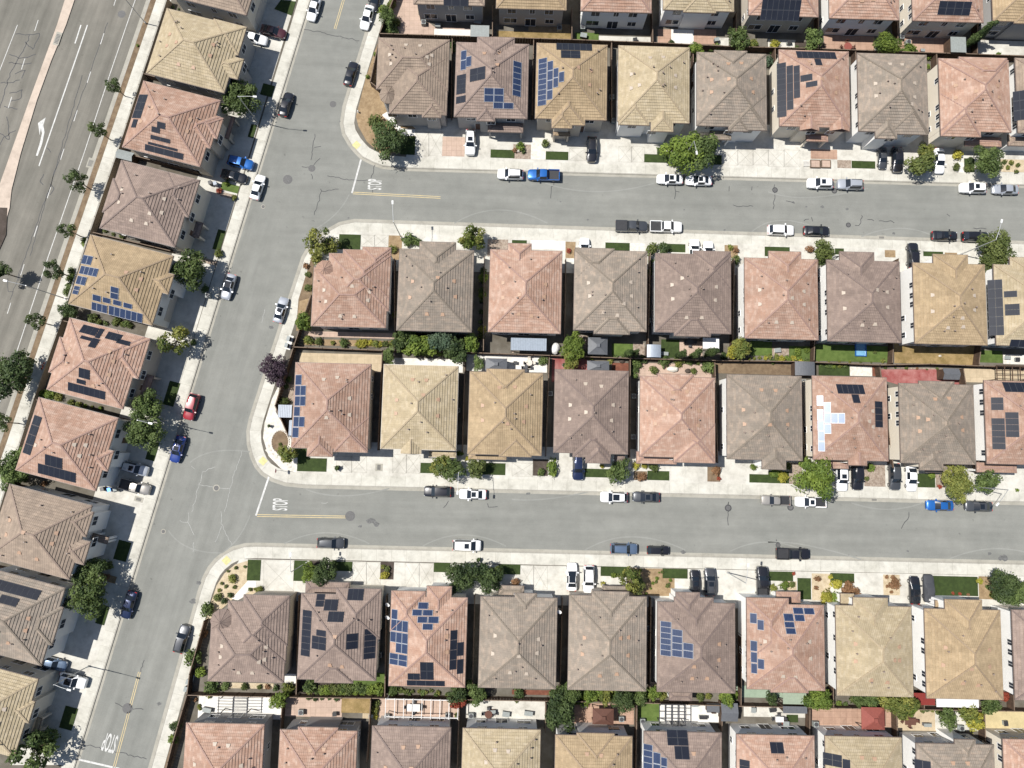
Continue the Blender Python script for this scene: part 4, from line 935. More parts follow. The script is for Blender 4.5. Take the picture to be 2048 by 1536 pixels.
CM={'big':[crown_mesh('crown',s,3400,.085) for s in (1,2,3,4)],'mid':[crown_mesh('crown',s,1500,.125) for s in (5,6,7)],
 'shrub':[crown_mesh('shrub',s,420,.20,'mound') for s in (8,9,10,11)],'tiny':[crown_mesh('shrub',s,130,.34,'mound') for s in (12,13,14)],
 'open':[crown_mesh('crown',s,1100,.10,'open') for s in (15,16,17)],'column':[crown_mesh('crown',s,1600,.075,'column') for s in (18,19)]}
def trunk_mesh(seed):
    r=random.Random(seed); b=MB(); b.tube((0,0,0),(0.03,0,.55),.055,.04,'bark',8,False); b.tube((.03,0,.55),(.02,.02,1.),.04,.02,'bark',7)
    for i in range(6):
        a=i*1.1+r.random(); z=.5+.07*i; e=(math.cos(a)*.5,math.sin(a)*.5,z+.38); b.tube((.02,0,z),e,.025,.008,'bark',5,False)
    return b.mesh('trunk',True)
TRK=[trunk_mesh(s) for s in (1,2,3)]
def setmat(o,m): o.material_slots[0].link='OBJECT'; o.material_slots[0].material=m
ADJ=dict(green='mid-green',dark='dark green',yellow='yellow-leaved',lime='bright green',olive='olive green',purple='dark purple',brown='rusty brown',red='red-leaved',mixed='yellow-green',blue='blue-green')
def tree(t,x,y,rt,leaf='green',kind=None,zc=None,lab=None):
    r=rt*.0288
    kind=kind or ('big' if r>1.9 else 'mid')
    zc=zc or {'big':1.3+r*.95,'mid':1.0+r*1.0,'open':3.4}[kind]
    r*=1.08
    c=T(t,x,y,zc); root=empty('tree',(c.x,c.y,GZ),rnd.uniform(0,6))
    tk=put('trunk',rnd.choice(TRK),root); tk.scale=(r*.9+.5,r*.9+.5,zc*1.02)
    cr=put('crown',rnd.choice(CM[kind]),root,(0,0,zc)); cr.scale=(r*rnd.uniform(.92,1.16),r*rnd.uniform(.86,1.08),r*(.85 if kind!='open' else 1.1)); setmat(cr,M['leaf_'+leaf])
    tag(root,lab or '%s %s tree %s'%({'big':'large','mid':'small','open':'sparse'}[kind],ADJ[leaf],near_house(c)),'tree','trees in the gardens' if kind!='open' else 'young street trees')
SHQ=[]
def shrub(t,x,y,rt,leaf='green',zs=1.,lab=None): SHQ.append((rt,t,x,y,leaf,rnd.uniform(0,6),rnd.uniform(.82,1.15),rnd.random()))
def build_shrubs():
    order=sorted(range(len(SHQ)),key=lambda i:-SHQ[i][0]); v=[];f=[];tone=[];mi=[];mats=[]
    for n_,i in enumerate(order):
        rt,t,x,y,leaf,rz,sy,pk=SHQ[i]; r=rt*.0288*1.1; ms=CM['shrub' if r>.62 else 'tiny']; me=ms[int(pk*len(ms))]; zc=r*.55
        c=T(t,x,y,GZ+zc)
        if n_<285:
            o=put('shrub',me,None,(c.x,c.y,GZ+zc),rz); o.scale=(r,r*sy,r*.8); setmat(o,M['leaf_'+leaf])
            tag(o,'%s shrub %s'%(ADJ[leaf],near_house(c)),'shrub','garden shrubs')
        else:
            mx=Matrix.Translation((c.x,c.y,GZ+zc))@Matrix.Rotation(rz,4,'Z')@Matrix.Diagonal((r,r*sy,r*.8,1)); k0=len(v)
            v+=[tuple(mx@q.co) for q in me.vertices]; f+=[tuple(k0+k for k in p.vertices) for p in me.polygons]
            tone+=[d.value for d in me.attributes['tone'].data]
            if leaf not in mats: mats.append(leaf)
            mi+=[mats.index(leaf)]*len(me.polygons)
    if v:
        me=bpy.data.meshes.new('ground_cover'); me.from_pydata(v,[],f)
        for l in mats: me.materials.append(M['leaf_'+l])
        me.polygons.foreach_set('material_index',mi); at=me.attributes.new('tone','FLOAT','POINT'); at.data.foreach_set('value',tone); me.update()
        o=put('ground_cover',me); o['label']='small low plants scattered through the garden beds'; o['category']='plants'; o['kind']='stuff'
def srow(t,x0,y0,x1,y1,n,r,leafs):
    for i in range(n):
        k=(i+.5)/n; shrub(t,x0+(x1-x0)*k+rnd.uniform(-6,6),y0+(y1-y0)*k+rnd.uniform(-7,7),r*rnd.uniform(.7,1.25),rnd.choice(leafs.split()))
def cypress(t,x,y,h,r,leaf='dark'):
    c=T(t,x,y,h*.5); root=empty('cypress_tree',(c.x,c.y,GZ),rnd.uniform(0,6))
    b=MB(); b.tube((0,0,0),(0,0,h*.4),.1,.06,'bark',7); b.build('trunk',root)
    cr=put('crown',rnd.choice(CM['column']),root,(0,0,h*.52)); cr.scale=(r*2.3,r*2.3,h*.5); setmat(cr,M['leaf_'+leaf])
    tag(root,'slim dark cypress '+near_house(c),'tree','columnar cypresses')
for i,(x,y,r,bx,by) in enumerate((('A',680,512,42),('A',590,782,48),('A',468,1090,60),('A',405,1380,46),('E',320,85,52),('E',215,390,50),('E',80,700,105),('E',15,1000,50)) and ((680,512,42,0,0),(590,782,48,0,0),(468,1090,60,0,0),(405,1380,46,0,0),(320,85+1536,52,0,0),(215,390+1536,50,0,0),(80,700+1536,105,0,0),(15,1000+1536,50,0,0))):
    tree('A',x,y,r*1.05,'dark' if i%2==0 else 'green','open' if r<90 else 'big',4.0,'%s street tree in the avenue planting strip, %s from the top'%('broad' if r>90 else 'thin',ORD[i]))
tree('E',-5,90,55,'dark','mid',4,'dark tree cut by the left edge beside the avenue')
TR=[('A',1440,600,95,'green'),('E',1140,85,105,'green'),('E',1045,510,85,'mixed','open'),('E',1108,462,25,'yellow','mid'),('E',880,905,88,'green'),('E',860,1060,98,'green'),('E',75,1270,95,'green'),('E',410,330,48,'dark'),
('I',545,365,75,'green'),('I',540,500,105,'green'),('I',205,1420,115,'green','open'),('I',240,1380,60,'olive','mid'),
('B',800,840,92,'dark'),('B',790,98,48,'green','mid'),('B',400,1455,88,'mixed','open'),('B',430,1480,50,'olive','mid'),('B',1300,1432,78,'mixed','open'),('B',1290,1440,50,'lime','mid'),
('C',1020,920,105,'lime','big'),('C',1140,900,100,'green','big'),('C',1360,238,65,'green'),('C',1100,295,40,'lime','mid'),
('D',270,235,58,'green'),('D',712,265,68,'lime'),('D',920,985,72,'olive','mid'),('D',945,915,50,'mixed','mid'),('D',1325,965,88,'green'),('D',1370,1490,95,'olive'),('D',335,1500,60,'olive','mid'),
('F',118,685,78,'purple'),('F',288,400,55,'lime','mid'),('F',890,480,62,'green'),('F',985,545,72,'lime','mid'),('F',1130,500,75,'blue'),('F',1190,560,75,'dark','mid'),('F',1290,530,50,'lime'),('F',800,600,42,'green'),('F',190,1190,52,'mixed','mid'),('F',1110,1255,58,'mixed'),('F',1165,1275,62,'green'),('F',1320,1270,50,'olive'),('F',1335,645,36,'green'),('F',865,520,45,'dark'),
('G',365,540,75,'lime'),('G',350,620,55,'mixed','mid'),('G',635,1290,62,'green'),('G',1375,550,60,'mixed'),('G',1330,575,40,'yellow','mid'),
('H',285,1320,112,'lime'),('H',1140,1360,88,'mixed'),('H',1312,1350,62,'green'),('H',1340,28,75,'olive'),
('J',410,362,66,'dark'),('J',325,345,38,'lime'),('J',312,390,28,'lime'),('J',1240,385,95,'dark'),('J',1400,400,78,'dark'),('J',1440,370,45,'mixed','mid'),('J',132,1128,42,'lime','mid'),('J',1210,1085,58,'dark'),('J',1205,1140,45,'red','mid'),('J',1325,1085,52,'green'),
('K',710,400,72,'mixed','open'),('K',745,430,50,'olive','mid'),('K',340,1085,68,'green'),('K',290,1190,92,'dark'),('K',480,1090,48,'lime'),('K',560,1098,45,'mixed'),('K',665,1120,66,'dark'),('K',760,1105,45,'green'),('K',850,1085,36,'lime'),('K',1290,1110,45,'lime'),
('L',1420,450,88,'dark'),('L',1490,480,75,'green'),('L',300,1115,68,'lime'),('L',18,1120,34,'dark'),('L',620,1125,45,'green'),('L',780,1150,90,'mixed'),('L',850,1170,50,'lime','mid'),('L',1080,1235,52,'green'),('L',1205,1215,48,'mixed'),('L',1240,1260,42,'yellow','mid'),('L',1330,1165,48,'green'),('L',545,1125,36,'green')]
for q in TR: tree(*q[:4],q[4],q[5] if len(q)>5 else None)
for q in (('G',1012,592,6.5,.75),('G',1100,588,7,.8),('G',1190,582,7.2,.85),('G',695,588,6,.7),('G',738,585,5,.65),('D',1225,245,5.5,.8),('D',1255,225,6,.85),('D',1285,200,6.5,.85),('F',1175,600,4.2,.6)): cypress(*q)
SH=[('B',712,728,48,'olive'),('B',770,60,35,'lime'),('B',820,185,42,'green'),('B',840,140,30,'mixed'),('B',812,30,32,'mixed'),('B',718,325,16,'lime'),('B',668,460,14,'lime'),('B',915,1440,42,'green'),('B',960,1450,30,'green'),('B',820,1495,30,'mixed'),('B',1180,270,25,'dark'),
('C',50,878,30,'lime'),('C',20,900,16,'brown'),('C',70,910,14,'dark'),('C',200,860,26,'olive'),('C',838,1492,42,'olive'),('C',910,1490,42,'dark'),('C',340,1505,18,'red'),('C',1450,265,34,'mixed'),('C',1230,285,28,'lime'),('C',1090,355,24,'dark'),('C',955,258,20,'dark'),('C',1310,1485,18,'mixed'),('C',1345,1500,20,'brown'),('C',955,255,14,'green'),('C',1195,295,22,'green'),
('D',40,268,32,'yellow'),('D',175,290,18,'dark'),('D',845,298,40,'lime'),('D',1140,928,34,'yellow'),('D',1130,1000,24,'olive'),('D',1200,1010,26,'olive'),('D',1215,960,20,'dark'),('D',1420,970,16,'olive'),('D',1460,975,16,'mixed'),('D',1500,990,15,'olive'),('D',1440,1005,15,'mixed'),('D',1490,1030,14,'olive'),('D',250,1495,26,'brown'),('D',0,370,40,'blue'),('D',960,340,22,'lime'),('D',960,400,16,'lime'),('D',1380,335,24,'lime'),('D',885,1010,30,'olive'),
('F',365,12,40,'mixed'),('F',315,190,24,'olive'),('F',310,110,20,'olive'),('F',300,60,18,'brown'),('F',1362,130,32,'lime'),('F',1358,235,28,'lime'),('F',1355,440,26,'yellow'),('F',1350,480,24,'mixed'),('F',835,350,22,'mixed'),('F',170,872,30,'olive'),('F',180,780,18,'dark'),('F',195,740,20,'dark'),('F',1272,1215,16,'yellow'),('F',1215,1185,16,'lime'),('F',1235,1185,12,'lime'),('F',145,1130,12,'olive'),('F',375,512,26,'olive'),('F',460,520,16,'mixed'),('F',315,505,30,'mixed'),('F',525,522,30,'green'),
('G',185,628,28,'green'),('G',850,1268,30,'olive'),('G',745,1255,26,'yellow'),('G',795,1258,20,'yellow'),('G',780,1325,28,'brown'),('G',175,1297,26,'green'),('G',1225,1288,28,'brown'),('G',1240,1335,14,'red'),('G',1450,1265,22,'lime'),('G',850,685,26,'olive'),('G',745,645,34,'green'),('G',790,628,24,'dark'),('G',910,630,36,'green'),('G',1000,650,22,'mixed'),('G',1180,665,40,'green'),('G',1090,690,22,'olive'),('G',1345,22,30,'olive'),('G',835,90,30,'green'),('G',840,40,26,'green'),('G',1270,600,26,'dark'),('G',590,625,20,'mixed'),('G',480,610,16,'lime'),('G',555,650,16,'dark'),('G',720,700,18,'dark'),('G',740,720,18,'green'),('G',540,1262,14,'yellow'),
('H',85,1325,36,'yellow'),('H',40,1305,30,'lime'),('H',120,1260,22,'olive'),('H',617,1268,26,'lime'),('H',592,1335,16,'olive'),('H',225,1235,22,'yellow'),('H',175,575,24,'lime'),('H',232,562,22,'lime'),('H',330,5,52,'green'),('H',640,578,12,'olive'),('H',690,628,14,'mixed'),('H',370,655,20,'green'),('H',430,660,16,'mixed'),('H',985,1318,22,'lime'),('H',1030,1385,14,'red'),('H',1495,1405,12,'lime'),
('E',300,830,34,'lime'),('E',250,825,26,'lime'),('E',350,845,26,'mixed'),('E',425,880,22,'mixed'),('E',275,670,28,'red'),('E',555,370,30,'olive'),('E',700,390,26,'olive'),('E',755,405,24,'green'),('E',1230,200,24,'green'),('E',180,965,14,'lime'),('E',440,130,30,'lime'),('E',430,180,26,'green'),('E',265,1365,16,'brown'),('E',1160,520,22,'green'),('E',470,890,20,'mixed'),('E',130,1330,32,'dark'),('A',1360,1100,18,'lime'),('A',1315,1145,20,'red'),('A',1405,1185,18,'mixed'),('A',1310,1520,30,'mixed'),('A',520,1455,40,'lime'),('A',825,272,9,'lime'),('A',1445,965,18,'green'),
('I',1245,585,46,'green'),('I',1160,870,50,'green'),('I',1200,960,34,'lime'),('I',1045,1285,28,'dark'),('I',1040,1362,30,'lime'),('I',1270,1045,42,'green'),('I',1352,1045,24,'green'),('I',1465,1048,22,'olive'),('I',1305,510,24,'olive'),('I',1345,535,22,'dark'),('I',1370,355,9,'olive'),('I',1415,335,12,'olive'),('I',1470,328,10,'green'),('I',1395,400,26,'mixed'),('I',1330,428,11,'olive'),('I',1355,447,11,'olive'),('I',1408,450,12,'olive'),('I',1315,470,12,'mixed'),('I',1500,465,13,'olive'),('I',1530,462,10,'mixed'),('I',1228,732,20,'brown'),('I',1070,1275,24,'dark'),('I',1380,500,18,'dark'),('I',650,320,30,'olive'),('I',640,390,20,'brown'),('I',1255,1100,18,'mixed'),
('J',772,378,28,'yellow'),('J',790,340,18,'olive'),('J',762,330,14,'mixed'),('J',470,300,14,'green'),('J',20,465,20,'mixed'),('J',20,1050,16,'olive'),('J',70,1050,16,'brown'),('J',118,1055,18,'dark'),('J',188,1065,38,'mixed'),('J',322,1045,42,'green'),('J',735,1065,44,'lime'),('J',690,1060,30,'lime'),('J',820,1068,34,'green'),('J',712,1190,24,'mixed'),('J',715,1225,18,'yellow'),('J',720,1150,22,'olive'),('J',1205,1220,18,'lime'),('J',1190,1120,20,'red'),
('K',545,430,14,'yellow'),('K',610,380,18,'lime'),('K',870,400,12,'lime'),('K',865,420,10,'olive'),('K',935,440,14,'olive'),('K',950,410,10,'lime'),('K',900,360,10,'olive'),('K',770,350,12,'mixed'),('K',20,420,26,'brown'),('K',40,1085,32,'dark'),('K',1130,1110,26,'olive'),('K',1180,1105,20,'mixed'),('K',905,1100,26,'mixed'),('K',250,1080,28,'green'),('K',25,1125,16,'olive'),
('L',100,440,26,'lime'),('L',145,435,20,'olive'),('L',30,455,22,'mixed'),('L',298,402,20,'brown'),('L',290,455,15,'brown'),('L',410,435,34,'yellow'),('L',480,455,38,'brown'),('L',520,480,32,'brown'),('L',350,515,44,'yellow'),('L',405,510,32,'lime'),('L',375,390,15,'yellow'),('L',750,392,16,'brown'),('L',760,430,36,'brown'),('L',712,390,12,'brown'),('L',715,445,10,'brown'),('L',740,480,12,'brown'),('L',1270,415,20,'yellow'),('L',1320,450,14,'green'),('L',1350,500,22,'mixed'),('L',1150,490,10,'red'),('L',1110,488,10,'red'),('L',1200,495,10,'brown'),('L',1430,1100,24,'red'),('L',345,600,14,'lime'),('L',950,1185,16,'dark'),('L',1020,1195,22,'olive'),('L',155,370,10,'red'),('L',100,1060,14,'olive')]
for q in SH: shrub(*q)
srow('F',600,525,830,525,7,22,'yellow mixed olive'); srow('F',845,500,1255,520,11,36,'green lime dark green'); srow('F',850,560,1250,570,9,30,'green lime dark'); srow('H',10,625,250,628,7,15,'yellow lime green'); srow('H',270,632,720,640,7,9,'olive brown mixed'); srow('G',600,605,795,608,5,14,'green olive'); srow('G',730,690,760,650,3,22,'green dark'); srow('J',300,1075,700,1085,10,22,'lime green mixed'); srow('K',300,1120,460,1135,4,30,'green lime'); srow('K',600,1095,800,1150,6,30,'green dark lime'); srow('L',240,1140,480,1150,6,20,'green lime olive'); srow('L',900,1185,1280,1195,7,16,'olive green mixed'); srow('C',300,280,340,260,2,12,'olive'); srow('D',640,300,900,310,7,16,'lime green olive'); srow('B',1175,262,1190,300,2,24,'olive dark'); srow('D',0,300,330,300,7,16,'olive green dark yellow'); srow('E',520,385,800,415,6,18,'olive green lime'); srow('I',1170,1120,1210,1200,3,12,'mixed brown'); srow('H',300,652,480,662,5,14,'green lime'); srow('H',680,672,1040,676,6,9,'olive brown'); srow('J',380,1065,660,1065,9,30,'green lime mixed olive'); srow('J',850,1075,1110,1080,7,16,'olive mixed'); srow('J',290,1118,510,1118,5,16,'dark'); srow('G',1410,610,1536,612,4,16,'mixed yellow'); srow('H',0,610,200,612,6,18,'yellow mixed lime'); srow('K',415,1085,860,1090,8,32,'green lime olive'); srow('L',500,1120,690,1125,5,26,'green olive'); srow('G',960,625,1180,645,5,18,'green olive'); srow('C',1240,290,1530,300,6,18,'green dark olive'); srow('C',1110,300,1100,370,2,20,'mixed'); srow('B',808,60,770,200,5,20,'mixed green brown'); srow('F',1360,60,1352,420,6,20,'green dark'); srow('K',1240,1110,1350,1105,3,24,'lime green'); srow('A',1030,40,1080,55,2,10,'dark'); srow('J',1260,1130,1330,1140,3,20,'olive green'); srow('F',850,465,1000,470,4,28,'dark green'); srow('E',430,60,400,240,4,22,'green olive'); srow('L',1390,1110,1470,1130,3,16,'red mixed'); srow('I',1230,650,1190,800,4,12,'mixed olive'); srow('J',800,1085,1190,1095,5,14,'green olive'); srow('K',890,345,800,500,5,8,'olive lime'); srow('E',450,880,620,920,4,12,'mixed lime brown'); srow('A',600,1380,760,1430,3,14,'olive')
build_shrubs()
for t,x,y,sx,sy,m in (('G',242,1275,.9,1.7,'lime'),('K',1280,1180,.1,.1,'dark')):
    if sx<.5: continue
    c=T(t,x,y,.7); o=put('hedge',CM['shrub'][0],None,(c.x,c.y,.7)); o.scale=(sx*1.1,sy*1.1,.9); setmat(o,M['leaf_'+m]); tag(o,'clipped yellow-green hedge block beside a driveway '+near_house(c),'hedge')

# ---------------------------------------------------------------- vehicles
def loft(st,cab,kind):
    # st: x,hw,zs,yr,zr ; cab=(cowl,rooffront,roofrear,deck) indices
    body=MB();ws=MB();rw=MB();sw=[MB(),MB()]
    def sec(s):
        x,hw,zs,yr,zr=s
        h=[(hw*.93,.24),(hw,.45),(hw,zs-.14),(hw*.955,zs),(yr,zr),(yr*.55,zr+.035),(0,zr+.045)]
        return [(x,y,z) for y,z in h]+[(x,-y,z) for y,z in h[-2::-1]]
    S=[sec(s) for s in st]
    for i in range(len(S)-1):
        for j in range(12):
            q=[S[i][j],S[i+1][j],S[i+1][j+1],S[i][j+1]]
            tgt=body
            if cab[0]<=i<cab[1] and 4<=j<=7: tgt=ws
            elif cab[2]<=i<cab[3] and 4<=j<=7: tgt=rw
            elif cab[1]<=i<cab[2] and j==3: tgt=sw[0]
            elif cab[1]<=i<cab[2] and j==8: tgt=sw[1]
            tgt.face(q[::-1] if 0 else q,'car_white' if tgt is body else 'carglass')
    body.face(S[0][::-1],'car_white'); body.face(S[-1],'car_white')
    body.face([(st[0][0],-.5,.24),(st[0][0],.5,.24),(st[-1][0],.5,.24),(st[-1][0],-.5,.24)],'car_white')
    return body,ws,rw,sw
def finish_mb(mb,name,smooth=False):
    import bmesh
    me=mb.mesh(name); bm=bmesh.new(); bm.from_mesh(me); bmesh.ops.remove_doubles(bm,verts=bm.verts,dist=.0005); bmesh.ops.recalc_face_normals(bm,faces=bm.faces)
    if smooth:
        for f in bm.faces: f.smooth=True
        for e in bm.edges:
            if len(e.link_faces)==2 and e.calc_face_angle(0)>.75: e.smooth=False
    bm.to_mesh(me); bm.free(); return me
SPEC={
'sedan':([(2.38,.52,.50,.38,.54),(2.30,.74,.60,.56,.66),(2.0,.87,.70,.66,.78),(1.5,.91,.78,.70,.86),(1.0,.92,.86,.73,.93),(.25,.92,.91,.62,1.38),(-.4,.92,.92,.63,1.44),(-1.0,.92,.93,.61,1.38),(-1.7,.91,.93,.69,1.03),(-2.1,.87,.91,.66,.99),(-2.32,.78,.80,.58,.88),(-2.40,.62,.55,.46,.6)],(4,5,7,8)),
'suv':([(2.36,.55,.62,.42,.70),(2.28,.80,.78,.62,.86),(1.95,.92,.90,.70,.98),(1.4,.95,.96,.74,1.05),(1.0,.95,1.0,.76,1.10),(.35,.95,1.03,.68,1.60),(-.5,.95,1.05,.69,1.68),(-1.75,.94,1.05,.66,1.62),(-2.22,.92,1.05,.70,1.16),(-2.33,.86,.90,.66,1.0),(-2.38,.74,.6,.55,.66)],(4,5,7,8)),
'van':([(2.48,.55,.62,.42,.68),(2.38,.82,.76,.62,.84),(2.05,.94,.88,.70,.95),(1.55,.97,.97,.78,1.08),(.75,.97,1.02,.72,1.66),(-.5,.97,1.05,.73,1.74),(-2.05,.96,1.05,.70,1.68),(-2.40,.94,1.03,.72,1.15),(-2.48,.84,.8,.6,.86)],(3,4,6,7)),
'pickup':([(2.92,.60,.66,.45,.74),(2.84,.86,.84,.66,.94),(2.45,.97,.98,.76,1.08),(1.8,.99,1.04,.80,1.14),(1.35,.99,1.08,.80,1.18),(.7,.99,1.12,.72,1.74),(0.,.99,1.12,.73,1.80),(-.55,.99,1.12,.72,1.74),(-.8,.98,1.12,.74,1.16),(-.85,.97,.78,.85,.80),(-2.85,.96,.76,.85,.78),(-2.88,.9,.6,.8,.62)],(4,5,7,8))}
CARM={}
for kd,(st,cab) in SPEC.items():
    b_,ws,rw,sw=loft(st,cab,kd)
    if kd=='pickup':
        for s_ in (-1,1): b_.box(-2.86,s_*.97-.05,.7,-.82,s_*.97+.05,1.14,'car_white')
        b_.box(-2.92,-.97,.6,-2.84,.97,1.13,'car_white')
    CARM[kd]=dict(body=finish_mb(b_,'body',True),ws=finish_mb(ws,'windshield'),rw=finish_mb(rw,'rear_window'),sl=finish_mb(sw[0],'side_window'),sr=finish_mb(sw[1],'side_window'),st=st)
tb=MB(); tb.tube((0,-.11,0),(0,.11,0),.34,.34,'tyre',18); TY=tb.mesh('wheel'); tb=MB(); tb.tube((0,-.118,0),(0,.118,0),.21,.21,'rim',10); RI=tb.mesh('rim')
tb=MB(); tb.box(-.10,-.13,-.07,.10,.13,.07,'car_white'); MI=tb.mesh('mirror')
tb=MB(); tb.box(-.16,-.2,-.07,.10,.2,.07,'headlight'); HL=tb.mesh('headlight'); tb=MB(); tb.box(-.06,-.17,-.09,.08,.17,.09,'taillight'); TL=tb.mesh('taillight')
tb=MB(); tb.box(-.38,-.42,0,.38,.42,.02,'carglass'); SR=tb.mesh('sunroof')
tb=MB(); 
for s_ in (-1,1): tb.box(-.9,s_*.6-.03,0,.9,s_*.6+.03,.07,'black_plastic')
RK=tb.mesh('roof_rack')
tb=MB(); tb.box(-.98,-.9,0,.98,.9,.04,'black_plastic'); BC=tb.mesh('bed_cover'); tb=MB(); tb.box(-.96,-.84,0,.96,.84,.02,'black_plastic'); BL=tb.mesh('bed_liner')
STREET=math.atan2(lw[2].y-lw[3].y,lw[2].x-lw[3].x)
HEAD={'W':math.pi+R_(-1.42),'E':R_(-1.42),'S':R_(-91.42),'N':R_(88.6),'cN':STREET,'cS':STREET+math.pi,'cE':R_(-14.5),'cW':R_(165.5)}
def car(t,x,y,kind,colr,head,lab,opts='',scale=1.,grp=None):
    zt={'sedan':.9,'suv':1.0,'van':1.05,'pickup':1.0}[kind]
    onlot=head in('S','N','cE','cW')
    base=GZ+.05 if onlot else .012
    c=T(t,x,y,base+zt); nm={'sedan':'sedan','suv':'suv','van':'minivan','pickup':'pickup_truck'}[kind]
    root=empty(nm,(c.x,c.y,base),HEAD[head]); root.scale=(scale,)*3
    m=CARM[kind]; paint=M['car_'+colr]
    o=put('body',m['body'],root); setmat(o,paint); st=m['st']
    if 'cover' in opts:
        for k in('ws','rw','sl','sr'): q=put('fabric_cover',m[k],root); setmat(q,paint)
    else:
        put('windshield',m['ws'],root);put('rear_window',m['rw'],root);put('side_window',m['sl'],root);put('side_window',m['sr'],root)
        for s_ in (-1,1):
            hw=st[4][1]; xm=st[4][0]-.25 if kind!='van' else 1.15
            q=put('mirror',MI,root,(xm,s_*(hw+.12),1.0 if kind!='sedan' else .9)); setmat(q,paint if colr!='white' or s_ else paint)
            put('headlight',HL,root,(st[1][0]-.10,s_*st[1][1]*.74,st[1][2]-.02)); put('taillight',TL,root,(st[-2][0]-.01,s_*(st[-2][1]*.76),(st[-2][2])-.05))
    top=max(s_[4] for s_ in st)+.045
    if 's' in opts.split(','): put('sunroof',SR,root,({'sedan':-.2,'suv':-.25,'van':0,'pickup':.1}[kind],0,top-.035+.02))
    if 'rack' in opts: put('roof_rack',RK,root,(-.75,0,top-.02))
    if 'blackroof' in opts: q=put('roof_panel',SR,root,(-.3,0,top-.02)); q.scale=(1.5,1.25,1)
    if kind=='pickup': put('bed_cover' if 'bc' in opts else 'bed_liner',BC if 'bc' in opts else BL,root,(-1.84,0,1.15 if 'bc' in opts else .835))
    wx={'sedan':(1.45,-1.4),'suv':(1.45,-1.42),'van':(1.55,-1.5),'pickup':(1.95,-1.85)}[kind]
    for xx in wx:
        for s_ in (-1,1):
            hw=st[5][1]; wl=put('wheel',TY,root,(xx,s_*(hw-.10),.34)); put('rim',RI,wl)
    tag(root,lab,{'sedan':'car','suv':'car','van':'van','pickup':'pickup truck'}[kind],grp or ('cars parked on driveways' if onlot else 'cars parked along the kerbs'))
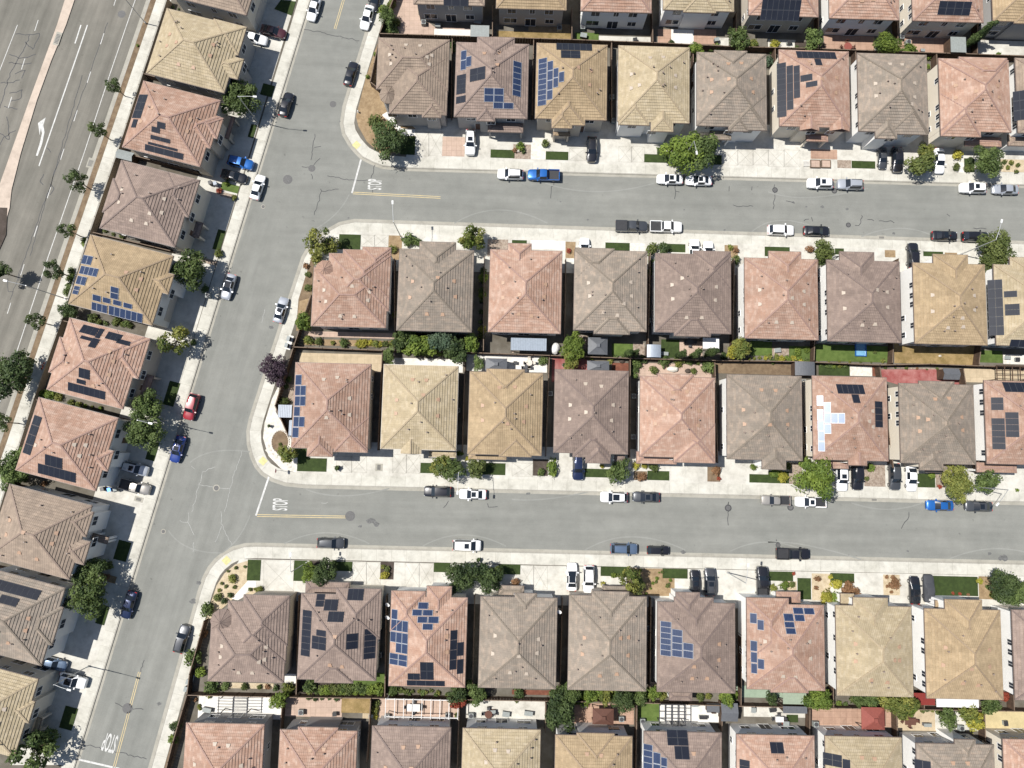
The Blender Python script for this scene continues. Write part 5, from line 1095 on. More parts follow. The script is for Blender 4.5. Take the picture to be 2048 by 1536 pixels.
CARS=[('C',-10,1042,'suv','white','W','white suv with roof rails behind the blue pickup on the upper street','rack'),
('C',190,1047,'pickup','blue','W','bright blue pickup on the north side of the upper side street',''),
('C',948,1072,'sedan','white','W','white sedan with sunroof, left of the pair below the big tree','s'),
('C',1122,1080,'sedan','white','W','white sedan with sunroof, right of the pair below the big tree','s'),
('D',317,1097,'suv','white','W','white car with sunroof nose to tail with a silver one, upper street','s'),
('D',497,1103,'suv','silver','W','silver suv parked right behind the white car on the upper street','rack'),
('D',1235,1125,'suv','white','W','white car on the north kerb near the right edge, upper street','s'),
('D',1427,1133,'sedan','silver','W','silver sedan on the north kerb at the right edge, upper street',''),
('C',718,1355,'pickup','grey','E','grey pickup with black bed cover on the upper street south kerb','bc'),
('C',925,1358,'pickup','white','E','white pickup with open black bed on the upper street south kerb',''),
('D',80,1378,'suv','white','E','white suv left of a black sedan on the upper street south kerb',''),
('D',295,1383,'sedan','black','E','black sedan right of a white suv on the upper street south kerb',''),
('D',1065,1413,'sedan','black','E','black sedan with sunroof near the right end, upper south kerb','s'),
('D',1250,1418,'suv','black','E','black suv beside the tree at the right end, upper south kerb',''),
('F',1087,1413,'suv','black','W','black suv left of a white sedan on the lower street north kerb',''),
('F',1300,1430,'sedan','white','W','white sedan right of a black suv on the lower street','s'),
('G',612,1447,'suv','white','W','white suv with dark roof ahead of a dark sedan, lower street','blackroof'),
('G',805,1446,'sedan','grey','W','dark grey sedan with pale sunroof on the lower street north kerb','s'),
('H',50,1466,'pickup','champagne','W','brownish grey pickup beside a manhole on the lower street','',.88),
('H',260,1476,'pickup','white','W','white pickup with sunroof on the lower street north kerb','s',.92),
('H',1035,1497,'sedan','blue','W','bright blue sedan on the lower street north kerb',''),
('H',1268,1502,'sedan','grey','W','charcoal sedan under a lamp arm on the lower street north kerb','s'),
('J',447,188,'suv','grey','E','charcoal suv with roof rails on the lower street south kerb, leftmost','rack'),
('J',1265,202,'van','white','E','white minivan on the lower street south kerb','s'),
('K',673,222,'suv','slate','E','blue-grey suv with white roof on the lower street south kerb','rack'),
('K',880,232,'suv','black','E','small black suv right of the blue-grey one, lower street','',.82),
('L',153,252,'pickup','black','E','black pickup on the lower street south kerb','' ),
('B',345,48,'sedan','white','cS','white sedan at the top on the west kerb of the slanted street',''),
('B',178,622,'sedan','black','cN','black sedan at the west kerb beside the upper lamp, slanted street',''),
('B',8,1120,'sedan','white','cN','white sedan on the west kerb below the black sedan, slanted street',''),
('E',1368,183,'sedan','silver','cS','silver sedan with dark hood on the west kerb by a tree','blackroof'),
('E',1145,905,'suv','red','cS','dark red suv on the west kerb of the slanted street',''),
('E',1063,1160,'sedan','deepblue','cS','deep blue sedan on the west kerb of the slanted street','s'),
('I',768,560,'sedan','navy','cS','dark slate sedan on the lower west kerb of the slanted street',''),
('B',665,100,'sedan','white','cS','white sedan on the east kerb near the top of the slanted street',''),
('B',715,-8,'sedan','black','cS','dark car cut off by the top edge of the photo',''),
('B',568,437,'sedan','black','cN','black sedan on the east kerb of the slanted street',''),
('F',147,322,'sedan','silver','cN','silver sedan with sunroof on the east kerb left of a corner house','s'),
('I',1088,763,'suv','grey','cN','charcoal suv on the lower east kerb of the slanted street','rack'),
('B',102,185,'sedan','maroon','cE','dark red sedan on the top left driveway',''),
('A',1440,972,'suv','blue','cE','bright blue suv on a shaded left-column driveway',''),
('A',1402,1055,'sedan','black','cE','black sedan next to the bright blue suv on a driveway','s'),
('A',1525,225,'sedan','white','cE','white car mostly hidden under the eaves at the top left',''),
('E',805,1275,'suv','silver','cE','silver suv above a grey pickup on a left-column driveway','s'),
('E',805,1385,'pickup','champagne','cE','grey pickup with black bed on a left-column driveway','',.93),
('I',430,1015,'suv','white','cE','white suv with black roof glass beside a lamp, bottom left','blackroof'),
('I',312,912,'sedan','slate','cE','slate blue car partly under the eaves at the bottom left',''),
('B',1286,850,'suv','white','S','white suv with dark sunroof on a driveway above the upper street','s'),
('C',480,893,'suv','black','S','black suv with roof rails on a driveway above the upper street','rack'),
('D',692,945,'sedan','grey','S','dark grey car left of a black suv on a shaded driveway','',.85),
('D',780,955,'suv','black','S','black suv on the shaded driveway, right of a grey car',''),
('D',1032,962,'sedan','white','S','white sedan on a driveway between two yellow-green trees',''),
('C',435,1500,'sedan','white','N','white car nosing out from under a grey-brown roof below the upper street',''),
('C',1097,1508,'sedan','white','N','white sedan, left of two under the eaves of a brown house',''),
('C',1180,1520,'sedan','white','N','white sedan, right of two under the eaves of a brown house',''),
('D',875,1530,'suv','black','N','black car by a house corner below the right end of the upper street',''),
('G',397,1265,'suv','navy','S','navy suv on a driveway above the lower street',''),
('H',447,1330,'suv','white','S','white suv with sunroof left of a black one, lower street driveway','s'),
('H',540,1325,'suv','black','S','black suv with chrome trim right of the white one with sunroof',''),
('H',765,1325,'suv','grey','S','charcoal car left of a white car on a lower street driveway',''),
('H',865,1332,'sedan','white','S','white car right of a charcoal car on a lower street driveway',''),
('K',360,390,'sedan','white','N','white sedan with black roof, left of a pair, lower south driveway','blackroof'),
('K',462,405,'suv','white','S','white suv, right of a pair, lower south driveway',''),
('K',1100,420,'suv','black','N','small black hatchback left of a dark suv on a driveway','s',.85),
('K',1190,420,'suv','grey','N','dark suv with roof rails right of a small black hatchback','rack,s'),
('K',1505,430,'pickup','black','N','black pickup on a driveway below the lower street',''),
('L',885,470,'sedan','black','N','black sedan left of a covered car on a driveway','s'),
('L',970,460,'sedan','cover','N','car under a dark grey fabric cover on a driveway','cover')]
for q in CARS: car(*q)

# ---------------------------------------------------------------- street lamps
def lamp(base,hd_px,lab,h=9.2,zb=GZ,armlen=2.3):
    B=P(*base,zb); Hd=P(*hd_px,zb+h+.35); d=(Hd-B); d.z=0; L_=max(.8,min(d.length,armlen*1.3)); a=math.atan2(d.y,d.x)
    root=empty('street_lamp',(B.x,B.y,zb),a)
    b=MB(); b.tube((0,0,0),(0,0,h),.10,.065,'pole',10); b.tube((0,0,0),(0,0,.5),.17,.15,'pole',10); b.build('pole',root)
    b=MB(); b.tube((0,0,h-.1),(L_*.5,0,h+.22),.045,.04,'pole',8); b.tube((L_*.5,0,h+.22),(L_,0,h+.35),.04,.035,'pole',8); b.build('arm',root)
    b=MB(); b.box(L_-.1,-.15,h+.27,L_+.55,.15,h+.40,'lamp'); b.box(L_,-.11,h+.23,L_+.48,.11,h+.27,'frame'); b.build('lamp_head',root)
    tag(root,lab,'street lamp','street lamps')
lamp((515,243),(507,193),'grey street lamp on the upper west kerb of the slanted street')
lamp((803,476),(785,405),'grey street lamp with its arm over the upper street, near the stop line')
lamp((330,844),(298,846),'street lamp between two trees on the west side of the slanted street')
lamp((178,1332),(135,1379),'street lamp at the bottom left with a long shadow across the road')
lamp((1361,326),(1393,303),'street lamp standing in the big tree north of the upper street')
lamp((1921,509),(2003,444),'street lamp in the tree at the right end of the upper street')
lamp((924,941),(915,983),'street lamp above the white sedan on the lower street')
lamp((1941,973),(1992,1012),'street lamp by the charcoal sedan at the right end, lower street')
lamp((614,1125),(581,1112),'street lamp in front of the leftmost houses below the lower street')
lamp((1455,1145),(1496,1133),'street lamp on the white driveway left of the black pickup')
lamp((292,47),(262,-12),'tall avenue lamp at the top left',10)
lamp((133,598),(13,562),'tall avenue lamp reaching over the lanes on the left',10.5,armlen=3.5)

# ---------------------------------------------------------------- small things
def manhole(t,x,y,r=.45,lab='',px=False,ringm='tar'):
    c=T(t,x,y,0) ; root=empty('manhole_cover',(c.x,c.y,.012))
    b=MB(); n=24
    b.face([(math.cos(i*math.tau/n)*r*1.45,math.sin(i*math.tau/n)*r*1.45,.004) for i in range(n)],ringm); b.build('collar',root)
    b=MB(); b.tube((0,0,.004),(0,0,.014),r,r,'iron',20); b.build('cover',root)
    tag(root,lab,'manhole','manhole covers')
for q in (('B',462,625,.42,'manhole left of the sharp upper corner','' ,'iron'),('B',190,1077,.6,'large ringed manhole at the upper junction','','iron'),('B',335,1010,.45,'oval cracked manhole at the upper junction','','iron'),('B',43,1240,.28,'small pale manhole below the upper junction','','gutterpan'),
 ('D',42,1140,.36,'black-ringed manhole with cracks above and below, upper street'),('D',398,1145,.36,'black-ringed manhole beside the silver suv'),('D',482,1350,.32,'black-ringed manhole near the south kerb, upper street'),
 ('H',135,1508,.40,'black-ringed manhole by the brownish pickup'),('G',1297,1512,.42,'black-ringed manhole on the lower street north lane'),('F',565,1560,.6,'ringed manhole at the end of the yellow line','','iron'),
 ('E',1298,1392,.42,'pale-ringed oval manhole at the lower junction','','gutterpan'),('I',980,117,.3,'small white-ringed manhole on the slanted street','','gutterpan'),('I',765,1178,.6,'ringed manhole on the yellow line, lower left','','iron'),('L',60,198,.3,'black-ringed manhole above the black pickup'),('A',730,85,.5,'round manhole on the avenue','','iron')):
    manhole(q[0],q[1],q[2],q[3],q[4],False,q[6] if len(q)>6 else 'tar')
def grate(t,x,y,rz,lab,wd=.9,hd=.5,z=.012):
    c=T(t,x,y,z); root=empty('drain_grate',(c.x,c.y,z),rz); b=MB()
    b.box(-wd/2-.35,-hd/2-.2,0,wd/2+.35,hd/2+.2,.01,'gutterpan'); b.build('apron',root); b=MB()
    for i in range(7): b.box(-wd/2+wd*i/7,-hd/2,.012,-wd/2+wd*(i+.6)/7,hd/2,.03,'iron')
    b.build('bars',root); tag(root,lab,'drain','storm drains')
grate('D',878,1098,HEAD['E'],'kerb drain on the north side of the upper street')
grate('D',682,1427,HEAD['E'],'kerb drain on the south side of the upper street')
grate('H',638,1460,HEAD['E'],'kerb drain on the north side of the lower street')
grate('E',833,1460,HEAD['cE'],'dark utility cover on the left-column pavement',z=GZ+.01)
grate('A',345,232,STREET,'dark grate in the avenue median',1.9,.7,z=.14)
grate('A',543,978,STREET,'dark grate at the avenue kerb',1.2,.8)
grate('F',738,1268,HEAD['E'],'utility cover in the driveway above the lower street',.6,.9,z=GZ+.012)
grate('L',1180,1700,0,'x') if False else None
def stop_sign(t,x,y,face,lab):
    c=T(t,x,y,GZ); root=empty('stop_sign',(c.x,c.y,GZ),face)
    b=MB(); b.tube((0,0,0),(0,0,2.9),.03,.03,'pole',8); b.build('post',root)
    b=MB(); n=8; r=.40; pts=[(math.cos((i+.5)*math.tau/n)*r,math.sin((i+.5)*math.tau/n)*r+2.5) for i in range(n)]
    b.face([(.05,p[0],p[1]) for p in pts],'sign_red'); b.face([(.04,p[0],p[1]) for p in pts[::-1]],'pole')
    for i in range(n):
        p,q=pts[i],pts[(i+1)%n]; b.face([(.04,p[0],p[1]),(.04,q[0],q[1]),(.05,q[0],q[1]),(.05,p[0],p[1])],'sign_white')
    pl=b.build('plate',root)
    m=Matrix(((0,0,1,.056),(.26,0,0,0),(0,.34,0,2.5),(0,0,0,1)))
    tx=text_mesh('STOP','lettering',m,'sign_white'); tx.parent=pl
    tag(root,lab,'stop sign','stop signs')
stop_sign('B',775,905,R_(-1.4),'red stop sign at the upper street corner')
stop_sign('F',145,1285,R_(-1.4),'red stop sign at the lower street corner')
def hydrant(t,x,y,lab):
    c=T(t,x,y,GZ); root=empty('fire_hydrant',(c.x,c.y,GZ)); b=MB(); b.tube((0,0,0),(0,0,.6),.12,.11,'frame',10); b.tube((0,0,.6),(0,0,.75),.13,.04,'frame',10); b.build('barrel',root)
    for s_ in(-1,1): b=MB(); b.tube((0,s_*.1,.45),(0,s_*.22,.45),.06,.06,'frame',8); b.build('outlet',root)
    tag(root,lab,'hydrant')
hydrant('B',615,675,'white hydrant on the upper street corner pavement')
# parasol balls / planters near driveways
def planter(t,x,y,r,lab,mat='dark_metal'):
    c=T(t,x,y,GZ+.4); root=empty('plant_pot',(c.x,c.y,GZ+.01)); b=MB(); b.tube((0,0,0),(0,0,.5),r*.7,r,mat,14); b.build('pot',root); s_=put('plant',CM['tiny'][0],root,(0,0,.7)); s_.scale=(r*1.2,)*3; setmat(s_,M['leaf_dark']); tag(root,lab,'plant pot')
planter('F',488,1272,.42,'dark round plant pot at a driveway edge above the lower street')
planter('F',80,1020,.25,'small dark pot on the white corner gravel')
planter('J',1335,286,.35,'dark pot on the pavement of the lower street')
planter('G',312,655,.35,'white pot on the red patio','canvas_white')
planter('H',75,1325,.2,'pot among yellow shrubs at the lower street')
# trash bins
def bin_(t,x,y,m,lab,rz=0):
    c=T(t,x,y,GZ+.9); root=empty('wheelie_bin',(c.x,c.y,GZ+.02),rz); b=MB(); b.box(-.28,-.3,0,.28,.3,.95,m); b.build('bin',root); b=MB(); b.box(-.31,-.33,.95,.31,.34,1.02,m); b.build('lid',root)
    for s_ in(-1,1): b=MB(); b.tube((s_*.26-.03,.3,.1),(s_*.26+.03,.3,.1),.1,.1,'tyre',10); b.build('wheel',root)
    tag(root,lab,'wheelie bin','wheelie bins')
bin_('E',612,1398,'black_plastic','black wheelie bin, leftmost of three by a left-column driveway',.3); bin_('E',655,1402,'car_blue','blue wheelie bin, middle of three by a left-column driveway',.3); bin_('E',690,1400,'shed_grey','grey wheelie bin, rightmost of three by a left-column driveway',.3)
bin_('A',1260,1095,'black_plastic','black wheelie bin, left of two above a lawn in the left column',.3); bin_('A',1290,1100,'shed_blue','blue-grey wheelie bin, right of two above a lawn in the left column',.3)
for i,(t,x,y) in enumerate((('B',1005,130),('C',425,160),('C',285,165),('D',805,218),('D',845,250),('D',0,160),('I',870,0),('J',268,1205),('J',1150,1225),('J',785,1232),('J',1290,1225),('K',658,1245),('K',785,1258),('L',290,1275),('L',1165,1300),('F',1210,925),('G',732,840),('G',230,825),('G',730,1085),('K',820,700),('J',740,860),('G',840,385),('C',600,580),('C',612,720),('H',215,755),('E',1245,235))):
    if t=='I': continue
    c=T(t,x,y,GZ+.8); root=empty('air_conditioner',(c.x,c.y,GZ+.01)); b=MB(); b.box(-.42,-.42,0,.42,.42,.8,'shed_grey'); b.build('cabinet',root); b=MB(); b.tube((0,0,.8),(0,0,.85),.34,.34,'dark_metal',16); b.build('fan_grille',root)
    tag(root,'square grey air conditioner '+near_house(c),'air conditioner','air conditioners beside the houses')
# sheds, gazebos and covers
def shed(t,x0,y0,x1,y1,roofm,lab,h=2.3,cls='r',kind='flat',wallm='wood',nm='garden_shed',cat='shed',legs=False):
    th=ANG[cls]; A=T(t,x0,y0,GZ+h);B=T(t,x1,y1,GZ+h);c=(A+B)/2; u=Vector((math.cos(th),math.sin(th),0));v=Vector((-math.sin(th),math.cos(th),0));d=B-A; hw=abs(d.dot(u))/2;hd=abs(d.dot(v))/2
    root=empty(nm,(c.x,c.y,GZ+.01),th)
    b=MB()
    if kind=='flat': b.box(-hw,-hd,h-.06,hw,hd,h,roofm)
    elif kind=='ribbed':
        b.box(-hw,-hd,h-.06,hw,hd,h,roofm); n=int(hw*2/.3)
        for i in range(n): b.box(-hw+i*.3+.1,-hd+.02,h+.003,-hw+i*.3+.16,hd-.02,h+.04,roofm)
    elif kind=='gable':
        for s_ in(-1,1): q=[(-hw,s_*hd,h-.3),(hw,s_*hd,h-.3),(hw,0,h+.15),(-hw,0,h+.15)]; b.face(q if s_<0 else q[::-1],roofm); b.face([(p[0],p[1],p[2]-.05) for p in (q[::-1] if s_<0 else q)],roofm)
    elif kind=='hip':
        a=(0,0,h+min(hw,hd)*.45); cs=[(-hw,-hd,h-.1),(hw,-hd,h-.1),(hw,hd,h-.1),(-hw,hd,h-.1)]
        for i in range(4): b.face([cs[i],cs[(i+1)%4],a],roofm); b.bar(cs[i],(a[0],a[1],a[2]+.02),.08,.06,roofm)
        b.box(-hw,-hd,h-.22,hw,hd,h-.11,roofm)
        k=.3; b.box(-k,-k,a[2]-.02,k,k,a[2]+.12,roofm)
    elif kind=='vault':
        n=8
        for i in range(n):
            y0_,y1_=-hw+2*hw*i/n,-hw+2*hw*(i+1)/n; z0_,z1_=[h-.35+.4*math.cos(q/hw*1.35) for q in (y0_,y1_)]
            b.face([(y0_,-hd,z0_),(y1_,-hd,z1_),(y1_,hd,z1_),(y0_,hd,z0_)],roofm)
    elif kind=='pergola':
        n=max(3,int(hd*2/.45))
        for i in range(n+1): y=-hd+2*hd*i/n; b.box(-hw-.15,y-.035,h,hw+.15,y+.035,h+.09,roofm)
        for i in range(3): x=-hw+hw*i; b.box(x-.05,-hd-.1,h-.14,x+.05,hd+.1,h-.003,roofm)
    elif kind=='beams':
        n=max(3,int(hw*2/1.35))
        for i in range(n+1): x=-hw+2*hw*i/n; b.box(x-.05,-hd,h,x+.05,hd,h+.12,roofm)
        for y in(-hd+.2,hd-.2): b.box(-hw-.1,y-.06,h-.16,hw+.1,y+.06,h-.003,roofm)
    elif kind=='grid':
        for i in range(5): x=-hw+2*hw*i/4; b.box(x-.06,-hd,h,x+.06,hd,h+.12,roofm)
        for i in range(4): y=-hd+2*hd*i/3; b.box(-hw,y-.06,h-.12,hw,y+.06,h-.003,roofm)
    b.build('roof' if kind not in('pergola','beams','grid') else 'rafters',root)
    if legs:
        for sx in(-1,1):
            for sy in(-1,1): b=MB(); b.box(sx*(hw-.2)-.06,sy*(hd-.2)-.06,0,sx*(hw-.2)+.06,sy*(hd-.2)+.06,h-.24,wallm); b.build('post',root)
    else:
        b=MB(); b.box(-hw+.12,-hd+.12,0,hw-.12,hd-.12,h-.37 if kind in('gable','vault') else h-.07,wallm); b.build('wall',root)
        b=MB(); b.box(-.4,-hd+.07,.05,.4,-hd+.115,1.85,'door'); b.build('door',root)
    tag(root,lab,cat); return root
shed('B',1288,150,1398,222,'shed_grey','grey-green flat-roofed shed at the top right of the corner yard')
shed('A',705,890,785,965,'shed_grey','grey metal shed beside the avenue wall',cls='c',kind='gable')
shed('F',135,892,212,970,'shed_blue','blue-grey ribbed shed on the corner lot of the lower street',kind='ribbed')
shed('F',200,985,228,1078,'shed_blue','narrow ribbed lean-to left of the corner house',kind='ribbed')
shed('F',1530,490,1742,570,'shed_blue','long patio cover with bluish ribbed roof behind a terracotta house',2.7,kind='ribbed',nm='patio_cover',cat='patio cover',wallm='woodtop',legs=True)
shed('G',457,487,573,592,'shed_dark','dark hip-roofed gazebo behind a grey-brown house',2.7,kind='hip',nm='gazebo',cat='gazebo',legs=True)
shed('F',1378,612,1505,688,'shed_dark','dark gazebo touching an ochre roof edge',2.7,kind='hip',nm='gazebo',cat='gazebo',legs=True)
shed('G',452,628,583,692,'shed_dark','dark gazebo on the red patio',2.7,kind='hip',nm='gazebo',cat='gazebo',legs=True)
shed('G',812,530,895,608,'shed_blue','pale vaulted shed behind a brown house',kind='vault')
shed('G',1145,490,1243,558,'canvas_white','white flat patio cover behind a brown house',2.6,nm='patio_cover',cat='patio cover',legs=True)
shed('H',165,632,285,718,'shed_dark','dark vaulted shed between two back gardens',kind='vault')
shed('H',1055,672,1155,742,'shed_dark','dark gabled shed at the end of the red patio',kind='gable')
shed('H',1370,655,1560,750,'wood','brown wooden pergola at the right edge',2.6,kind='grid',nm='pergola',cat='pergola',legs=True)
shed('I',1313,1115,1478,1225,'dark_metal','dark slatted pergola on white paving, bottom left',2.7,kind='pergola',nm='pergola',cat='pergola',wallm='dark_metal',legs=True)
shed('J',780,1115,1210,1245,'canvas_white','white beam pergola over pink paving',2.7,kind='beams',nm='pergola',cat='pergola',wallm='canvas_white',legs=True)
shed('K',485,1180,610,1278,'canvas_brown','brown gazebo with white curtains',2.6,kind='hip',nm='gazebo',cat='gazebo',legs=True)
shed('K',885,1155,1042,1280,'dark_metal','dark open grid pergola on white paving',2.6,kind='grid',nm='pergola',cat='pergola',wallm='dark_metal',legs=True)
shed('K',1168,1150,1245,1205,'shed_dark','small dark grey storage box by a fence',1.2)
shed('K',1257,1150,1358,1262,'shed_dark','dark gabled shed in the bottom-row gardens',kind='gable')
shed('L',90,1165,235,1210,'shed_dark','long dark flat cover along a fence, bottom row',2.2,kind='ribbed')
shed('L',562,1172,703,1308,'canvas_red','red square canopy on tan paving',2.6,kind='hip',nm='gazebo',cat='gazebo',wallm='dark_metal',legs=True)
shed('L',1010,1118,1265,1175,'canvas_white','long white patio cover behind an ochre house',2.7,nm='patio_cover',cat='patio cover',legs=True)
shed('L',873,1085,1003,1160,'canvas_scarlet','scarlet awning beside the long white patio cover',2.5,nm='awning',cat='awning',legs=True)
shed('L',90,1085,230,1155,'canvas_green','pale green flat patio cover behind a terracotta house',2.6,nm='patio_cover',cat='patio cover',legs=True)
shed('D',1095,220,1190,315,'shed_grey','grey shed beside the leaning cypresses',kind='ribbed')
def chair_parts(root_name,loc,rz,m,lab,grp):
    root=empty('patio_chair',loc,rz); b=MB(); b.box(-.26,-.26,.40,.26,.26,.47,m); b.build('seat',root); b=MB(); b.box(-.26,.24,.47,.26,.30,.95,m); b.build('backrest',root)
    for sx in(-1,1):
        for sy in(-1,1): b=MB(); b.box(sx*.22-.025,sy*.22-.025,0,sx*.22+.025,sy*.22+.025,.40,m); b.build('leg',root)
    tag(root,lab,'chair',grp)
CHN=['top','left','bottom','right']
def table_set(t,x,y,L_,W_,m,cm,lab,short,nch=4,rnd_=False):
    c=T(t,x,y,GZ+.75); root=empty('patio_table',(c.x,c.y,GZ+.02),ANG['r']); b=MB()
    if rnd_: b.tube((0,0,.70),(0,0,.75),L_/2,L_/2,m,24)
    else: b.box(-L_/2,-W_/2,.70,L_/2,W_/2,.75,m)
    b.build('tabletop',root); b=MB(); b.tube((0,0,0),(0,0,.70),.06,.06,m,8); b.tube((0,0,0),(0,0,.04),.3,.3,m,12); b.build('pedestal',root); tag(root,lab,'table')
    for i in range(nch):
        a=math.pi/2+i*math.pi/2; rr=(W_/2 if i%2==0 else L_/2)+.25
        chair_parts('c',(c.x+math.cos(a)*rr,c.y+math.sin(a)*rr,GZ+.02),a-math.pi/2,cm,'%s chair at the %s side of %s'%({'dark_metal':'dark','canvas_brown':'brown','stone':'tan'}.get(cm,'plain'),CHN[i],short),'patio chairs')
table_set('D',480,278,1.5,1.5,'canvas_red','canvas_brown','round brown table on terracotta paving at the top','the round table at the top',4,True)
table_set('G',85,668,.6,.6,'dark_metal','dark_metal','small dark table on white paving below a fence','the small dark table',4,True)
table_set('J',945,1175,2.2,1.2,'canvas_white','dark_metal','white table under the white beam pergola','the table under the white pergola')
table_set('L',855,1258,1.9,1.1,'canvas_brown','canvas_brown','brown table in the bottom right gardens','the brown table, bottom right')
table_set('F',1465,660,.9,.9,'canvas_white','dark_metal','white table beside a white boat cover','x') if False else None
table_set('G',1070,515,1.2,.8,'dark_metal','dark_metal','dark table in the shade behind a brown house','the shaded dark table')
def rock(t,x,y,r,m,lab,sc=(1,.7,.5)):
    import bmesh
    rr=random.Random(int(x*7+y)); bm=bmesh.new(); bmesh.ops.create_icosphere(bm,subdivisions=2,radius=r)
    for v_ in bm.verts: v_.co=Vector((v_.co.x*sc[0],v_.co.y*sc[1],v_.co.z*sc[2]))*rr.uniform(.88,1.08)
    me=bpy.data.meshes.new('boulder'); bm.to_mesh(me); bm.free(); me.materials.append(M[m]); c=T(t,x,y,GZ); tag(put('boulder',me,None,(c.x,c.y,GZ+r*sc[2]*.6)),lab,'boulder')
rock('G',963,680,1.1,'rock_white','large white boulder in the pinkish rock garden',(1,.5,.45))
rock('G',1055,690,.6,'darkbed','dark round boulder in the pinkish rock garden')
rock('L',1330,450,.4,'stone','grey boulder in the bed at the lower right')
rock('C',35,905,.5,'stone','grey boulder in the gravel bed above the upper street')
rock('G',660,632,.55,'darkbed','dark boulder on the red brick patio')
rock('H',1030,600,.3,'stone','pale stone on the dry lawn')
def mailboxes(px,py,lab):
    c=P(px,py,GZ+.6); root=empty('mailbox_cluster',(c.x,c.y,GZ+.01),STREET); b=MB(); b.box(-1.3,-.45,0,1.3,.45,.06,'conc_white'); b.build('pad',root)
    for x in(-.7,.55):
        b=MB(); b.box(x-.38,-.25,.45,x+.38,.2,1.35,'dark_metal'); b.box(x-.08,-.08,.06,x+.08,.08,.45,'dark_metal'); q=b.build('mailbox',root)
        b=MB(); b.box(x-.42,-.3,1.353,x+.42,.25,1.40,'shed_grey'); b.build('roof',q)
    tag(root,lab,'mailboxes')
mailboxes(577,684,'dark mailbox cluster on the pavement left of the middle block'); mailboxes(377,1367,'dark mailbox cluster on the pavement at the lower left')
# covered boat-like thing, pool, dishes, steps
def blob(t,x,y,lx,ly,h,m,name,lab,cat,rz=0):
    import bmesh
    rr=random.Random(3); bm=bmesh.new(); bmesh.ops.create_uvsphere(bm,u_segments=16,v_segments=10,radius=1)
    for v_ in bm.verts:
        k=1+rr.uniform(-.07,.07); v_.co=Vector((v_.co.x*lx*k,v_.co.y*ly*k,max(0,v_.co.z*h*.7+h*.3)))
    me=bpy.data.meshes.new(name); bm.to_mesh(me); bm.free(); me.materials.append(M[m]); c=T(t,x,y,GZ+h); tag(put(name,me,None,(c.x,c.y,GZ+.01),rz),lab,cat)
blob('G',262,552,.8,1.1,1.2,'canvas_white','covered_grill','white fabric-covered grill beside the long patio cover','covered grill',-.3)
c=T('H',557,562,GZ+.3); root=empty('play_pool',(c.x,c.y,GZ+.05),ANG['r']); b=MB()
for q in ((-1.,-1.2,1.,-1.05),(-1.,1.05,1.,1.2),(-1.,-1.05,-.85,1.05),(.85,-1.05,1.,1.05)): b.box(q[0],q[1],0,q[2],q[3],.3,'car_blue')
b.build('rim',root); b=MB(); b.box(-.84,-1.04,0,.84,1.04,.2,'water'); b.build('water',root); tag(root,'blue rectangular play pool on a green lawn','pool')
def dish(t,x,y,lab,h=1.6):
    c=T(t,x,y,h); root=empty('satellite_dish',(c.x,c.y,GZ)); b=MB(); b.tube((0,0,0),(0,0,h-.2),.03,.03,'pole',6); b.build('mast',root); b=MB()
    n=14; q=Vector((-.3,-.5,.8)).to_track_quat('Z','Y')
    for i in range(n):
        a0,a1=i*math.tau/n,(i+1)*math.tau/n
        for r0,r1 in((0,.22),(.22,.42)):
            p=[q@Vector((math.cos(a)*r_*1.0,math.sin(a)*r_,r_*r_*.6))+Vector((0,0,h-.2)) for r_,a in((r0,a0),(r1,a0),(r1,a1),(r0,a1))]
            b.face(p if r0 else p[1:],'canvas_white')
    b.build('dish',root); tag(root,lab,'satellite dish')
dish('K',285,598,'white satellite dish between two grey-brown roofs',5.2); dish('J',790,555,'white satellite dish, upper of two between brown and terracotta houses',4.5); dish('J',790,632,'white satellite dish, lower of two between brown and terracotta houses',4.5)
for i,(x,y) in enumerate(((75,1140),(87,1165),(100,1188),(120,1205),(143,1220),(165,1235),(183,1252),(203,1265))):
    c=T('F',x,y,GZ+.05); b=MB(); b.box(-.2,-.16,0,.2,.16,.03,'stone',Matrix.Rotation(-.8+.15*i,4,'Z')); o=b.build('stepping_stone'); o.location=(c.x,c.y,GZ+.048); tag(o,'square stepping stone on white corner gravel, %s of eight from the top'%ORD[i],'stepping stone','stepping stones')
c=T('F',145,1115,GZ); b=MB(); n=28
b.face([(math.cos(i*math.tau/n)*1.45,math.sin(i*math.tau/n)*1.9,GZ+.052) for i in range(n)],'dirt'); o=b.build('planting_bed'); o.location=(c.x,c.y,0); struct(o)
b=MB()
for i in range(30):
    a=i*math.tau/30; q=Vector((math.cos(a)*1.55,math.sin(a)*2.0,GZ+.05)); b.box(-.13,-.09,0,.13,.09,.12,'stone',Matrix.Translation(q)@Matrix.Rotation(a+1.57+rnd.uniform(-.3,.3),4,'Z'))
o=b.build('stone_edging'); o.location=(c.x,c.y,0); tag(o,'oval ring of stones around the round bed on the corner','stone edging')
for x0,x1 in((255,315),(320,375)):
    pass
def raised(t,x0,y0,x1,y1,lab):
    A=T(t,x0,y0,GZ+.4);B=T(t,x1,y1,GZ+.4);c=(A+B)/2;hw=abs(B.x-A.x)/2;hd=abs(B.y-A.y)/2; root=empty('raised_planter',(c.x,c.y,GZ+.02),ANG['r']); b=MB()
    for q in((-hw,-hd,hw,-hd+.12),(-hw,hd-.12,hw,hd),(-hw,-hd+.12,-hw+.12,hd-.12),(hw-.12,-hd+.12,hw,hd-.12)): b.box(q[0],q[1],0,q[2],q[3],.4,'woodtop')
    b.build('frame',root); b=MB(); b.box(-hw+.12,-hd+.12,0,hw-.12,hd-.12,.32,'conc_pink'); b.build('soil',root); tag(root,lab,'planter')
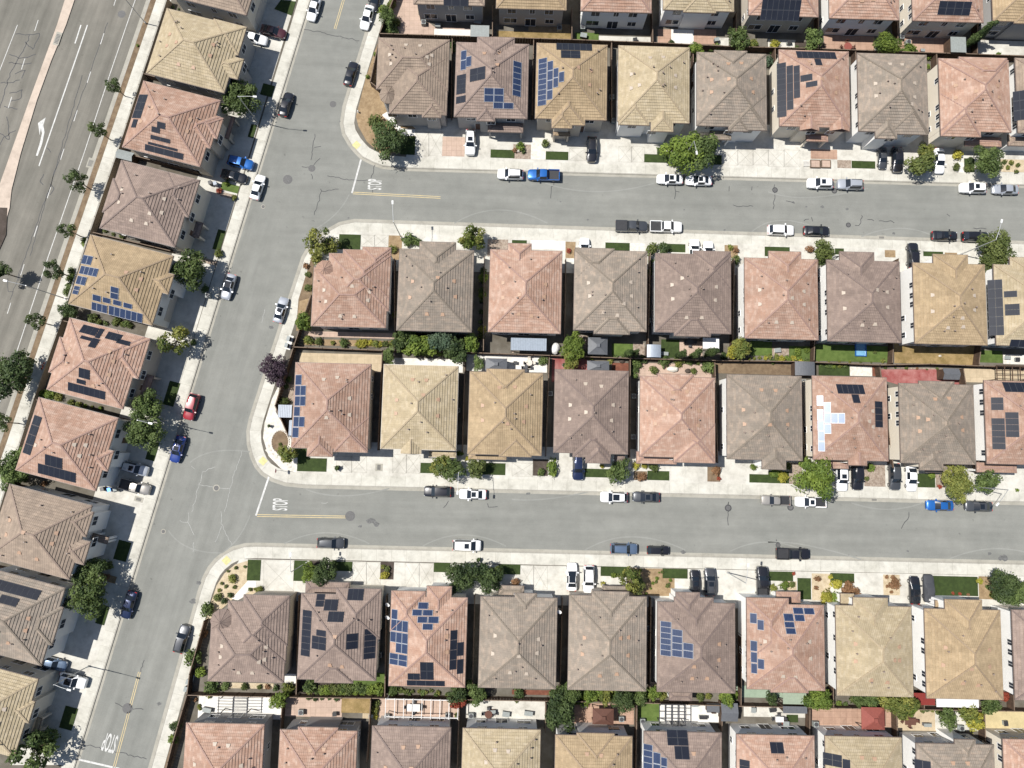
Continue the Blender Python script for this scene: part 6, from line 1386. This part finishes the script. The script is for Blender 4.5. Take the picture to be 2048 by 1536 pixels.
raised('D',255,958,315,1005,'tan raised planter, left of two by the upper street'); raised('D',320,958,378,1005,'tan raised planter, right of two by the upper street')
for i in range(4):
    pass
b=MB()
for i in range(5): c=T('D',232,962+i*8,GZ+.1); b.box(c.x-.6,c.y-.12,GZ+.01,c.x+.6,c.y+.05,GZ+.12+.02*i,'conc_white')
o=b.build('garden_steps'); tag(o,'white low garden steps left of the raised planters','steps')

def box_item(t,x,y,w_,d_,h,m,nm,what,cat):
    c=T(t,x,y,GZ+h); root=empty(nm,(c.x,c.y,GZ+.02),rnd.uniform(-.2,.2)); b=MB(); b.box(-w_/2,-d_/2,0,w_/2,d_/2,h*.85,m); b.build('body',root); b=MB(); b.box(-w_/2-.03,-d_/2-.03,h*.85,w_/2+.03,d_/2+.03,h,'shed_grey' if m!='shed_grey' else 'black_plastic'); b.build('lid',root); tag(root,what+' '+near_house(c),cat,'boxes in the back gardens')
for q in (('B',1090,150,'shed_dark'),('B',1330,130,'canvas_brown'),('C',430,210,'canvas_brown'),('C',740,235,'shed_grey'),('C',1230,235,'shed_dark'),('D',130,250,'shed_grey'),('D',655,290,'canvas_white'),('D',930,300,'canvas_red'),('G',500,600,'shed_grey'),('G',915,585,'canvas_white'),('H',60,565,'canvas_white'),('H',1440,610,'canvas_white'),('H',1500,620,'shed_grey'),('G',20,640,'shed_grey'),('F',1700,560,'shed_dark'),('F',1590,540,'canvas_white'),('J',470,1215,'shed_grey'),('J',690,1225,'canvas_brown'),('J',1420,1200,'canvas_brown'),('J',1500,1215,'shed_dark'),('K',100,1210,'shed_dark'),('K',1100,1160,'shed_dark'),('K',1150,1235,'shed_grey'),('K',1450,1190,'canvas_white'),('L',60,1240,'canvas_white'),('L',110,1270,'canvas_red'),('L',30,1190,'shed_grey'),('L',960,1280,'shed_dark'),('L',1150,1290,'canvas_brown'),('I',1240,1190,'shed_dark'),('K',430,1160,'canvas_brown'),('L',1430,1270,'shed_grey')):
    box_item(q[0],q[1],q[2],rnd.uniform(.6,1.4),rnd.uniform(.45,.8),rnd.uniform(.45,.8),q[3],'storage_box',{'shed_dark':'dark','canvas_brown':'brown','shed_grey':'grey','canvas_white':'white','canvas_red':'red'}[q[3]]+' storage box','storage box')
table_set('J',1395,1215,1.3,1.3,'canvas_brown','dark_metal','round brown table on concrete in the bottom-row gardens','the round table, bottom row',4,True)
table_set('L',70,1245,1.4,.9,'canvas_white','dark_metal','white table on pale paving in the bottom-row gardens','the white table, bottom row')
table_set('F',1640,640,1.1,1.1,'stone','stone','tan table on white paving behind an ochre house','the tan table',4,True)
# ---------------------------------------------------------------- tell look-alike labels apart
by={}
for o in LAB:
    if 'label' in o: by.setdefault(o['label'],[]).append(o)
for l,os_ in by.items():
    if len(os_)<2: continue
    def key(o):
        return px_of(o.location)[0]
    os_.sort(key=key)
    for i,o in enumerate(os_): o['label']=l+', '+('leftmost' if i==0 else 'rightmost' if i==len(os_)-1 else ORD[i]+' from left')
